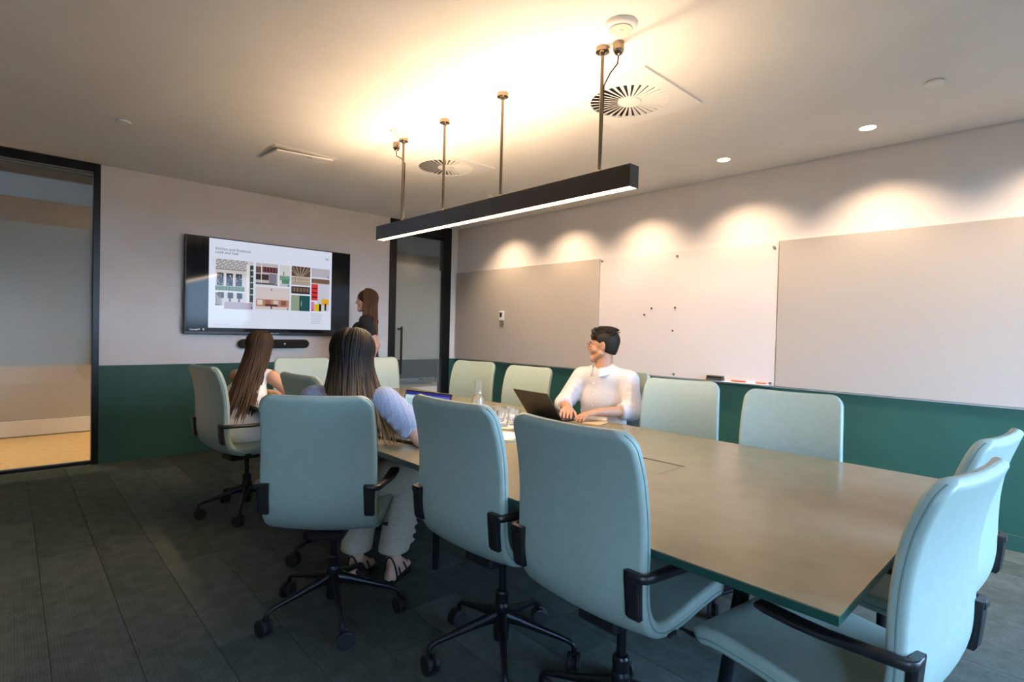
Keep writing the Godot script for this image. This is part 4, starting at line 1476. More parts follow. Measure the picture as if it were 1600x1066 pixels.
func table_things() -> void:
	# the seated woman's laptop, its lit screen turned to her
	var im := Image.create(400, 254, false, Image.FORMAT_RGB8)
	im.fill(srgb(186, 222, 232))
	rect(im, 0, 0, 400, 24, srgb(40, 48, 132))
	rect(im, 120, 18, 280, 14, srgb(92, 108, 196))
	rect(im, 0, 32, 400, 12, srgb(226, 232, 240))
	for k in 13:
		rect(im, 30, 56 + k * 14, 120 + (k * 53) % 130, 4, srgb(140, 184, 196))
		rect(im, 300, 56 + k * 14, 60, 4, srgb(150, 196, 206))
	rect(im, 0, 240, 400, 14, srgb(50, 60, 84))
	var sm := plain(srgb(10, 10, 12), 0.2)
	sm.emission_enabled = true
	sm.emission_operator = BaseMaterial3D.EMISSION_OP_MULTIPLY
	sm.emission = Color.WHITE
	sm.emission_texture = ImageTexture.create_from_image(im)
	sm.emission_energy_multiplier = 0.44
	# its keyboard lies towards the sitter at -x
	laptop("open laptop with blue-topped screen facing the woman in blue-grey", Vector3(-3.02, 0.74, 3.69), atan2(0.963, -0.27), deg_to_rad(18), sm, false)
	var dim := plain(srgb(10, 10, 12), 0.2)
	dim.emission_enabled = true
	dim.emission = srgb(150, 165, 190)
	dim.emission_energy_multiplier = 0.35
	laptop("dark grey laptop open in front of the man in white shirt", Vector3(-2.095, 0.74, 3.725), -PI / 2 - 0.06, deg_to_rad(38), dim, true)
	var nb := thing("notebook", "tan notebook lying under the man's forearm", "notebook", Vector3(-1.955, 0.74, 4.03), 0.25)
	part(nb, "cover", boxed(Vector3(0, 0.004, 0), Vector3(0.15, 0.008, 0.11), 0.002), plain(srgb(190, 160, 118), 0.7))
	# trays, tumblers, carafe
	for k in 2:
		var t := thing("serving_tray", ["round pale tray with gold rim carrying the glasses", "empty round pale tray with gold rim beside the tray of glasses"][k], "tray", [Vector3(-2.50, 0.74, 3.74), Vector3(-2.735, 0.74, 4.01)][k])
		var r: float = [0.17, 0.125][k]
		var g := Geo.new()
		g.turned(Vector3.ZERO, [Vector2(r * 0.96, 0.0), Vector2(r, 0.004), Vector2(r - 0.004, 0.010)], 48)
		part(t, "plate", g, M.marble)
		var rim := Geo.new()
		var loop := []
		for j in 48:
			var ring := PackedVector3Array()
			var a := TAU * j / 48
			var d := Vector3(cos(a), 0, sin(a))
			for i in 6:
				var b := TAU * i / 6
				ring.append(d * (r - 0.001 + cos(b) * 0.0035) + Vector3(0, 0.010 + sin(b) * 0.0045, 0))
			loop.append(ring)
		rim.rings(loop, false, false, [], true)
		part(t, "rim", rim, M.gold, "thin gold rim")
	var tg := Geo.new()
	tg.lathe(Vector3.ZERO, [Vector2(0.028, 0.0), Vector2(0.031, 0.003), Vector2(0.0355, 0.09), Vector2(0.0355, 0.092), Vector2(0.0337, 0.092), Vector2(0.0295, 0.012), Vector2(0.004, 0.009)], 24, true, true)
	var tumbler := tg.mesh(M.cup)
	var spots := []
	for p in [Vector2(0, 0), Vector2(0.083, 0.01), Vector2(-0.083, -0.01), Vector2(0.04, 0.085), Vector2(-0.045, 0.08), Vector2(0.045, -0.078), Vector2(-0.04, -0.085)]:
		spots.append(Vector3(-2.50 + p.x, 0.7515, 3.74 + p.y))
	for k in spots.size():
		var n := MeshInstance3D.new()
		n.name = numbered("drinking_glass")
		n.mesh = tumbler
		n.position = spots[k]
		add_child(n)
		tag(n, "clear glass tumbler standing on the gold-rimmed tray", "glass", "tumblers on the tray")
	var cf := thing("water_carafe", "clear glass water carafe with straight neck on the table", "carafe", Vector3(-2.19, 0.74, 3.17))
	var cg := Geo.new()
	cg.lathe(Vector3.ZERO, [Vector2(0.046, 0.0), Vector2(0.05, 0.006), Vector2(0.05, 0.03), Vector2(0.045, 0.07), Vector2(0.034, 0.105), Vector2(0.0285, 0.13), Vector2(0.028, 0.195), Vector2(0.0295, 0.2), Vector2(0.0275, 0.2), Vector2(0.026, 0.13), Vector2(0.032, 0.104), Vector2(0.0425, 0.07), Vector2(0.0475, 0.03), Vector2(0.046, 0.01), Vector2(0.004, 0.007)], 32)
	part(cf, "vessel", cg, M.cup)
	var wg := Geo.new()
	wg.lathe(Vector3.ZERO, [Vector2(0.004, 0.0075), Vector2(0.0455, 0.0105), Vector2(0.047, 0.03), Vector2(0.042, 0.07), Vector2(0.0315, 0.104), Vector2(0.004, 0.1045)], 32)
	part(cf, "water", wg, M.water)
	# pale box on the floor under the table
	var bx := thing("floor_box", "small pale grey box on the carpet under the table", "box", Vector3(-2.5, 0, 2.95), 0.1)
	part(bx, "carton", boxed(Vector3(0, 0.07, 0), Vector3(0.16, 0.14, 0.2), 0.004), plain(srgb(196, 198, 202), 0.6))
	part(bx, "lid", boxed(Vector3(0, 0.145, 0), Vector3(0.166, 0.012, 0.206), 0.003), plain(srgb(206, 208, 212), 0.6))

# ---------------------------------------------------------------- people
func hand(g: Geo, wrist: Vector3, fingers_dir: Vector3, palm_down: Vector3, thumb_side: Vector3, curl: float, size: float, spread := 0.25) -> void:
	# fingers_dir: from wrist to knuckles; palm_down: normal out of the palm; thumb_side: across, towards the thumb
	var d := fingers_dir.normalized()
	var pn := (palm_down - d * palm_down.dot(d)).normalized()
	var s := (thumb_side - d * thumb_side.dot(d) - pn * thumb_side.dot(pn)).normalized()
	var f := Field.new(wrist - Vector3.ONE * 0.16 * size, wrist + Vector3.ONE * 0.17 * size + d * 0.07 * size, 0.0036)
	var k0 := wrist + d * 0.085 * size
	for i in 4:
		var off := s * (0.030 - 0.020 * i) * size
		f.cap(wrist + off * 0.45 - d * 0.02 * size, k0 + off, 0.015 * size, 0.0115 * size, 0.012 * size)
	for i in 4:
		var off := s * (0.031 - 0.0205 * i) * size
		var ln: float = [0.070, 0.078, 0.073, 0.058][i] * size
		var fan := d * 1.0 + s * spread * (0.45 - 0.3 * i) * 0.6
		var p0 := k0 + off - pn * 0.002
		var a := curl * (0.45 + 0.08 * i)
		var d1 := (fan * cos(a) + pn * sin(a)).normalized()
		var p1 := p0 + d1 * ln * 0.45
		var d2 := (fan * cos(a * 2.1) + pn * sin(a * 2.1)).normalized()
		var p2 := p1 + d2 * ln * 0.32
		var d3 := (fan * cos(a * 2.9) + pn * sin(a * 2.9)).normalized()
		var p3 := p2 + d3 * ln * 0.23
		f.cap(p0, p1, 0.0098 * size, 0.0088 * size, 0.004)
		f.cap(p1, p2, 0.0088 * size, 0.0080 * size, 0.003)
		f.cap(p2, p3, 0.0080 * size, 0.0068 * size, 0.003)
	var t0 := wrist + d * 0.022 * size + s * 0.026 * size
	var t1 := t0 + (d * 0.75 + s * 0.65 + pn * 0.3).normalized() * 0.042 * size
	var t2 := t1 + (d * 0.92 + s * 0.28 + pn * 0.3).normalized() * 0.032 * size
	var t3 := t2 + (d * 0.97 + s * 0.1 + pn * 0.35).normalized() * 0.024 * size
	f.cap(wrist + d * 0.02 * size, t0, 0.016 * size, 0.0145 * size, 0.01)
	f.cap(t0, t1, 0.0145 * size, 0.0115 * size, 0.008)
	f.cap(t1, t2, 0.0108 * size, 0.0098 * size, 0.004)
	f.cap(t2, t3, 0.0098 * size, 0.0075 * size, 0.003)
	f.to(g)

# head with face: centre, unit vectors forward and up; size 1 = 0.235 m tall
func head(g: Geo, ce: Vector3, fw: Vector3, up: Vector3, size: float, cell: float, skin: Color, female: bool, smile: float) -> void:
	var rt := fw.cross(up).normalized()
	up = rt.cross(fw).normalized()
	var bs := Basis(rt, up, -fw)
	var H := Frame.new(ce, rt, up, fw, size)
	var f := Field.new(ce - Vector3.ONE * 0.165 * size, ce + Vector3.ONE * 0.165 * size, cell)
	f.ell(H.at(0, 0.035, -0.012), bs, Vector3(0.074, 0.082, 0.094) * size, 0.01)
	f.ell(H.at(0, -0.01, 0.028), bs, Vector3(0.062, 0.085, 0.060) * size, 0.03)
	var jaw := 0.052 if female else 0.060
	f.cap(H.at(-jaw, -0.055, 0.0), H.at(-0.018, -0.098, 0.068), 0.018 * size, 0.017 * size, 0.03)
	f.cap(H.at(jaw, -0.055, 0.0), H.at(0.018, -0.098, 0.068), 0.018 * size, 0.017 * size, 0.03)
	f.cap(H.at(-0.012, -0.096, 0.070), H.at(0.012, -0.096, 0.070), 0.019 * size, 0.019 * size, 0.02)
	for s in [-1.0, 1.0]:
		f.cap(H.at(s * 0.05, -0.028, 0.052), H.at(s * 0.03, -0.036, 0.07), 0.02 * size, 0.018 * size, 0.02)
		f.ell(H.at(s * 0.031, 0.006, 0.086), bs, Vector3(0.016, 0.011, 0.012) * size, 0.006, true)
		f.ell(H.at(s * 0.031, 0.004, 0.077), bs, Vector3(0.0125, 0.0125, 0.0125) * size, 0.003)
		f.cap(H.at(s * 0.012, 0.023, 0.090), H.at(s * 0.048, 0.024, 0.072), 0.008 * size, 0.007 * size, 0.012)
		# ear
		f.ell(H.at(s * 0.078, -0.004, -0.012), Basis(rt, up, -fw) * Basis(Vector3(0, 1, 0), s * 0.35), Vector3(0.010, 0.032, 0.019) * size, 0.006)
		f.ell(H.at(s * 0.088, 0.002, -0.009), Basis(rt, up, -fw) * Basis(Vector3(0, 1, 0), s * 0.35), Vector3(0.006, 0.019, 0.010) * size, 0.003, true)
	# muzzle
	f.cap(H.at(0, -0.042, 0.062), H.at(0, -0.078, 0.064), 0.025 * size, 0.023 * size, 0.02)
	# nose
	f.cap(H.at(0, 0.018, 0.088), H.at(0, -0.022, 0.108), 0.007 * size, 0.0095 * size, 0.010)
	f.cap(H.at(-0.010, -0.028, 0.094), H.at(0.010, -0.028, 0.094), 0.0085 * size, 0.0085 * size, 0.006)
	# lips
	f.cap(H.at(-0.021, -0.056 + 0.006 * smile, 0.079), H.at(0, -0.053, 0.089), 0.0055 * size, 0.0075 * size, 0.005)
	f.cap(H.at(0.021, -0.056 + 0.006 * smile, 0.079), H.at(0, -0.053, 0.089), 0.0055 * size, 0.0075 * size, 0.005)
	f.cap(H.at(-0.017, -0.065 + 0.005 * smile, 0.079), H.at(0.017, -0.065 + 0.005 * smile, 0.079), 0.0065 * size, 0.0065 * size, 0.006)
	H.skin = skin
	H.smile = smile
	f.to(g, H)

# hair that hangs: strands from the crown over the head and down; cols from root to tip
func long_hair(parent: Node, ce: Vector3, fw: Vector3, up: Vector3, size: float, length: float, hang: Vector3, spread: Vector3, dark: Color, tip: Color, tip_from: float, count: int, seed_: int, face_open := 1.75) -> void:
	var r := RandomNumberGenerator.new()
	r.seed = seed_
	var rt := fw.cross(up).normalized()
	up = rt.cross(fw).normalized()
	var g := Geo.new()
	var rad := Vector3(0.084, 0.096, 0.106) * size
	var c0 := ce + (up * 0.03 - fw * 0.014) * size
	# full cap under the strands
	var f := Field.new(ce - Vector3.ONE * 0.2 * size, ce + Vector3.ONE * 0.2 * size, 0.007)
	f.ell(c0, Basis(rt, up, -fw), rad * 0.985, 0.01)
	f.ell(c0 - up * 0.06 * size - fw * 0.04 * size, Basis(rt, up, -fw), Vector3(0.078, 0.09, 0.06) * size, 0.03)
	f.cut(ce + fw * 0.062 * size - up * 0.02 * size, (fw * 1.0 - up * 0.62).normalized(), 0.19 * size)
	f.cut(ce - up * 0.10 * size, -up, 0.15 * size)
	g.col = dark
	f.to(g)
	for k in count:
		# angle round the head from the back: 0 behind, +-PI in front
		var phi := r.randf_range(-1.0, 1.0) * face_open
		var lay := r.randf_range(0.0, 1.0)
		var ln := length * r.randf_range(0.80, 1.03) * (1.0 - 0.10 * absf(phi) / face_open)
		var pts := []
		var rads := []
		var cols := []
		var th0 := r.randf_range(0.02, 0.5)
		var dirh := -fw * cos(phi) + rt * sin(phi)
		var start_side := rt * (0.012 * signf(phi)) * size
		var steps := 9
		var thick := r.randf_range(0.0045, 0.0078) * size
		var pos := Vector3.ZERO
		var travelled := 0.0
		for j in steps:
			var th := lerpf(th0, 1.72 + 0.12 * lay, float(j) / (steps - 1))
			var e := (dirh * sin(th) + up * cos(th))
			var rr := 1.0 / sqrt(pow(e.dot(rt) / rad.x, 2) + pow(e.dot(up) / rad.y, 2) + pow(e.dot(fw) / rad.z, 2))
			var nxt := c0 + e * (rr + (0.001 + 0.008 * lay) * size) + start_side * (1.0 - float(j) / steps)
			if j > 0:
				travelled += nxt.distance_to(pos)
			pos = nxt
			pts.append(pos)
		var dir: Vector3 = (pts[steps - 1] - pts[steps - 2]).normalized()
		var seg := 0.035
		var wave := r.randf_range(0, TAU)
		var left := ln - travelled
		var goal := (hang + spread * (phi / face_open) * r.randf_range(0.5, 1.2) + Vector3(r.randf_range(-1, 1), 0, r.randf_range(-1, 1)) * 0.05).normalized()
		while left > 0.0:
			dir = dir.lerp(goal, 0.38).normalized()
			var side := dir.cross(fw).normalized()
			pos += dir * seg + side * sin(wave + left * 22.0) * 0.0022
			pts.append(pos)
			left -= seg
		var n := pts.size()
		var bright := r.randf_range(0.75, 1.5)
		var tipped := r.randf_range(0.35, 1.0)
		for j in n:
			var t := float(j) / (n - 1)
			rads.append(thick * (0.55 + 0.45 * minf(1.0, t * 6.0)) * (1.0 if t < 0.7 else lerpf(1.0, 0.22, (t - 0.7) / 0.3)))
			var cc := dark * bright
			cc = cc.lerp(tip, smoothstep(tip_from, 1.0, t) * tipped)
			cc.a = 1.0
			cols.append(cc)
		g.tube(pts, rads, 6, true, cols)
	part(parent, "hair", g, M.hair)

func people() -> void:
	man()
	woman_blue()
	woman_white()
	woman_standing()

func leg_chain(f: Field, hip: Vector3, knee: Vector3, ankle: Vector3, r0: float, r1: float, r2: float, k := 0.03) -> void:
	f.cap(hip, knee, r0, r1, k)
	f.cap(knee, ankle, r1 * 0.98, r2, k * 0.6)

func foot(f: Field, ankle: Vector3, toe: Vector3, r := 0.034) -> void:
	var heel := ankle - (toe - ankle).normalized() * 0.03
	heel.y = toe.y
	f.cap(ankle, heel, r, r * 0.9, 0.02)
	f.cap(heel, toe, r * 0.95, r * 0.7, 0.02)
	f.cap(ankle, ankle.lerp(toe, 0.6), r * 0.95, r * 0.75, 0.02)

func man() -> void:
	var base := Vector3(-1.60, 0, 3.80)
	var t := thing("person", "person in a white shirt and glasses sitting at a dark laptop", "person", base)
	var skin := Color(0.43, 0.23, 0.14)
	var pelvis: Vector3 = (Vector3(-1.57, 0.57, 3.80) - base)
	var chest: Vector3 = (Vector3(-1.595, 0.87, 3.82) - base)
	var neck: Vector3 = (Vector3(-1.63, 1.055, 3.835) - base)
	var hc: Vector3 = (Vector3(-1.628, 1.215, 3.828) - base)
	var shl: Vector3 = (Vector3(-1.575, 0.985, 4.005) - base)
	var shr: Vector3 = (Vector3(-1.655, 0.985, 3.665) - base)
	var ell: Vector3 = (Vector3(-1.655, 0.795, 4.085) - base)
	var elr: Vector3 = (Vector3(-1.78, 0.80, 3.61) - base)
	var wrl: Vector3 = (Vector3(-1.90, 0.80, 4.0) - base)
	var wrr: Vector3 = (Vector3(-1.925, 0.80, 3.77) - base)
	var side := Vector3(0.2, 0, 0.98).normalized()
	var hipl: Vector3 = pelvis + side * 0.09
	var hipr: Vector3 = pelvis - side * 0.09
	var knl: Vector3 = (Vector3(-2.02, 0.535, 3.97) - base)
	var knr: Vector3 = (Vector3(-2.03, 0.535, 3.66) - base)
	var anl: Vector3 = (Vector3(-2.02, 0.10, 3.99) - base)
	var anr: Vector3 = (Vector3(-2.05, 0.10, 3.64) - base)
	var look := Vector3(-0.42, -0.02, -0.9).normalized()
	# body
	var g := Geo.new()
	g.col = skin
	var f := Field.new((Vector3(-2.2, -0.0, 3.45) - base), (Vector3(-1.38, 1.2, 4.25) - base), 0.0125)
	f.cap(pelvis, chest, 0.10, 0.105, 0.03, side, 1.35)
	f.cap(chest, neck - Vector3(0, 0.05, 0), 0.105, 0.06, 0.03, side, 1.45)
	f.cap(neck - Vector3(0, 0.06, 0), hc - Vector3(0, 0.05, 0) - look * 0.01, 0.058, 0.056, 0.03)
	f.cap(shl, ell, 0.048, 0.040, 0.03)
	f.cap(ell, wrl, 0.040, 0.026, 0.02)
	f.cap(shr, elr, 0.048, 0.040, 0.03)
	f.cap(elr, wrr, 0.040, 0.026, 0.02)
	leg_chain(f, hipl, knl, anl, 0.08, 0.055, 0.038)
	leg_chain(f, hipr, knr, anr, 0.08, 0.055, 0.038)
	foot(f, anl, anl + Vector3(-0.16, -0.07, 0.01))
	foot(f, anr, anr + Vector3(-0.16, -0.07, -0.01))
	f.to(g)
	head(g, hc, look, Vector3(0.02, 1, 0.03), 0.98, 0.0042, skin, false, 1.0)
	hand(g, wrl, Vector3(-0.93, -0.12, -0.30), Vector3(0.05, -1, 0.1), Vector3(-0.3, 0.1, -0.95), 0.5, 1.0)
	hand(g, wrr, Vector3(-0.7, -0.10, 0.55), Vector3(0.0, -1, -0.1), Vector3(0.3, 0.1, 0.95), 0.5, 1.0)
	part(t, "body", g, M.skin)
	# shirt
	var s := Geo.new()
	var q := Field.new((Vector3(-2.02, 0.42, 3.42) - base), (Vector3(-1.36, 1.16, 4.26) - base), 0.0105)
	q.cap(pelvis - Vector3(0, 0.02, 0), chest - Vector3(0, 0.04, 0), 0.128, 0.125, 0.03, side, 1.28)
	q.cap(chest - Vector3(0, 0.04, 0), chest + Vector3(-0.01, 0.09, 0.005), 0.124, 0.108, 0.04, side, 1.38)
	q.cap(shl + Vector3(0, 0.005, -0.03), neck - Vector3(0, 0.02, 0), 0.064, 0.068, 0.04)
	q.cap(shr + Vector3(0, 0.005, 0.03), neck - Vector3(0, 0.02, 0), 0.064, 0.068, 0.04)
	var cuffl := ell.lerp(wrl, 0.30)
	var cuffr := elr.lerp(wrr, 0.35)
	q.cap(shl, ell, 0.071, 0.060, 0.035)
	q.cap(ell, cuffl.lerp(wrl, 0.15), 0.060, 0.050, 0.02)
	q.cap(shr, elr, 0.071, 0.060, 0.035)
	q.cap(elr, cuffr.lerp(wrr, 0.15), 0.060, 0.050, 0.02)
	# folds: shallow ridges round the sleeves and across the belly
	for k in 4:
		var a := shl.lerp(ell, 0.35 + 0.17 * k)
		q.cap(a + Vector3(-0.05, 0.02, 0.03), a + Vector3(0.03, -0.025, 0.058), 0.013, 0.010, 0.02)
		var b := shr.lerp(elr, 0.35 + 0.17 * k)
		q.cap(b + Vector3(-0.03, 0.03, 0.05), b + Vector3(0.03, -0.02, 0.05), 0.013, 0.010, 0.02)
	for k in 3:
		q.cap(pelvis + Vector3(-0.12, 0.06 + 0.06 * k, -0.10), pelvis + Vector3(-0.125, 0.09 + 0.055 * k, 0.12), 0.012, 0.010, 0.025)
	q.cut(cuffl, (wrl - ell).normalized(), 0.085)
	q.cut(cuffr, (wrr - elr).normalized(), 0.085)
	q.cut(neck + Vector3(-0.02, 0.022, 0), Vector3(-0.45, 0.9, 0.0).normalized(), 0.12)
	q.cut(pelvis - Vector3(0, 0.06, 0), Vector3(0, -1, 0), 0.4)
	q.to(s)
	var sh := part(t, "shirt", s, M.shirt)
	# cuffs and collar
	for e in [[cuffl, (wrl - ell).normalized()], [cuffr, (wrr - elr).normalized()]]:
		var cu := Geo.new()
		cu.tube([e[0] - e[1] * 0.03, e[0] - e[1] * 0.028, e[0] + e[1] * 0.006, e[0] + e[1] * 0.008], [0.052, 0.056, 0.054, 0.050], 20)
		part(sh, "rolled_cuff", cu, M.shirt)
	var co := Geo.new()
	for sd in [-1.0, 1.0]:
		var rs := []
		for k in 9:
			var a: float = lerpf(0.0, 2.75, k / 8.0) * sd
			var d := Vector3(cos(a), 0, sin(a))   # from the nape (+x) round to the throat
			var c := neck + Vector3(-0.012, 0.012, 0) + Vector3(d.x * 0.072, 0.028 - 0.030 * (k / 8.0), d.z * 0.070)
			var dropv := Vector3(d.x * 0.018, -0.040 - 0.016 * (k / 8.0), d.z * 0.018)
			var ring := PackedVector3Array([c + d * 0.003, c + dropv + d * 0.004, c + dropv - d * 0.002, c - d * 0.003])
			rs.append(ring)
		co.rings(rs)
	part(sh, "collar", co, M.shirt)
	var bt := Geo.new()
	for k in 4:
		bt.lathe(chest + Vector3(-0.128 - 0.002 * k, 0.09 - 0.075 * k, 0.005), [Vector2(0.005, 0.0), Vector2(0.005, 0.003)], 10, true, true, Basis(Vector3(0, 0, 1), PI / 2))
	part(sh, "buttons", bt, M.white_gloss)
	# trousers and shoes
	var tr := Geo.new()
	var w := Field.new((Vector3(-2.2, 0.02, 3.45) - base), (Vector3(-1.4, 0.75, 4.15) - base), 0.0135)
	w.cap(hipl, hipr, 0.115, 0.115, 0.03)
	leg_chain(w, hipl, knl, anl + Vector3(0, 0.03, 0), 0.098, 0.072, 0.058)
	leg_chain(w, hipr, knr, anr + Vector3(0, 0.03, 0), 0.098, 0.072, 0.058)
	w.cut(anl + Vector3(0, 0.02, 0), Vector3.DOWN, 0.09)
	w.cut(anr + Vector3(0, 0.02, 0), Vector3.DOWN, 0.09)
	w.to(tr)
	part(t, "trousers", tr, M.denim)
	for an in [anl, anr]:
		var sg := Geo.new()
		var sf := Field.new(an + Vector3(-0.3, -0.11, -0.12), an + Vector3(0.14, 0.08, 0.12), 0.008)
		foot(sf, an - Vector3(0, 0.02, 0), an + Vector3(-0.18, -0.06, 0), 0.042)
		sf.cut(an - Vector3(0, 0.098, 0), Vector3.DOWN, 0.3)
		sf.to(sg)
		part(t, "shoe", sg, M.shoe)
	# hair: short, swept up at the front
	var hg := Geo.new()
	var rt := look.cross(Vector3.UP).normalized()
	var hf := Field.new(hc - Vector3.ONE * 0.17, hc + Vector3.ONE * 0.18, 0.0048)
	var hb := Basis(rt, Vector3.UP, -look)
	hf.ell(hc + Vector3(0, 0.038, 0) - look * 0.014, hb, Vector3(0.078, 0.086, 0.099), 0.01)
	hf.ell(hc + Vector3(0, -0.015, 0) - look * 0.040, hb, Vector3(0.064, 0.064, 0.058), 0.02)
	hf.cap(hc + Vector3(0, 0.092, 0) + look * 0.060 - rt * 0.045, hc + Vector3(0, 0.096, 0) + look * 0.058 + rt * 0.045, 0.024, 0.024, 0.02)
	hf.cap(hc + Vector3(0, 0.096, 0) + look * 0.02, hc + Vector3(0, 0.088, 0) - look * 0.05, 0.034, 0.034, 0.02)
	# clear the face, the ears and the neck
	hf.cut(hc + Vector3(0, 0.068, 0) + look * 0.066, (look - Vector3.UP * 0.30).normalized(), 0.105)
	for sd in [-1.0, 1.0]:
		hf.ell(hc + rt * sd * 0.085 + Vector3(0, -0.012, 0) - look * 0.004, hb, Vector3(0.032, 0.038, 0.030), 0.002, true)
		hf.ell(hc + rt * sd * 0.07 + Vector3(0, -0.03, 0) + look * 0.055, hb, Vector3(0.05, 0.068, 0.052), 0.002, true)
	hf.cut(hc + Vector3(0, -0.058, 0) - look * 0.06, (Vector3.DOWN + look * 0.35).normalized(), 0.12)
	hg.col = Color(0.022, 0.016, 0.012)
	hf.to(hg)
	var r := RandomNumberGenerator.new()
	r.seed = 5
	for k in 320:
		var u := r.randf_range(-0.066, 0.066)
		var v := r.randf_range(-0.085, 0.078)
		var y := 0.038 + 0.086 * sqrt(maxf(0.02, 1.0 - pow(u / 0.083, 2) - pow((v + 0.014) / 0.104, 2)))
		var p := hc + rt * u + look * v + Vector3(0, y - 0.002, 0)
		var lift := 0.014 + 0.014 * clampf((v + 0.02) / 0.1, 0.0, 1.0)
		var d := (look * (-0.75 + 1.0 * clampf(v / 0.08, 0, 1)) + rt * r.randf_range(-0.5, 0.7) + Vector3(0, 0.55, 0)).normalized()
		var e := p + d * lift * 0.7 + Vector3(0, 0.004, 0)
		var e2 := e + (d + Vector3(0, -0.6, 0) - look * 0.4).normalized() * lift
		var b := r.randf_range(0.7, 1.9)
		var cc := Color(0.022 * b, 0.016 * b, 0.012 * b)
		hg.tube([p - d * 0.008, e, e2], [0.0045, 0.0045, 0.0012], 5, true, [cc, cc, cc])
	part(t, "hair", hg, M.hair)
	# glasses
	var gl := Geo.new()
	var upv := rt.cross(look).normalized()
	for sd in [-1.0, 1.0]:
		var loop := []
		for j in 21:
			var a := TAU * j / 20
			loop.append(hc + rt * (sd * 0.033 + cos(a) * 0.025) + upv * (0.002 + sin(a) * 0.019) + look * (0.103 - 0.10 * absf(cos(a) * 0.025 + sd * 0.033 * 0) * 0.3))
		gl.tube(loop, 0.0016, 6)
		gl.tube([hc + rt * sd * 0.058 + upv * 0.006 + look * 0.098, hc + rt * sd * 0.079 + upv * 0.007 + look * 0.06, hc + rt * sd * 0.088 + upv * 0.006 - look * 0.008, hc + rt * sd * 0.086 - upv * 0.018 - look * 0.03], 0.0017, 6)
	gl.tube([hc - rt * 0.008 + upv * 0.006 + look * 0.104, hc + upv * 0.009 + look * 0.107, hc + rt * 0.008 + upv * 0.006 + look * 0.104], 0.0016, 6)
	part(t, "glasses", gl, plain(srgb(150, 112, 60), 0.3, 0.8), "thin metal-rimmed glasses")

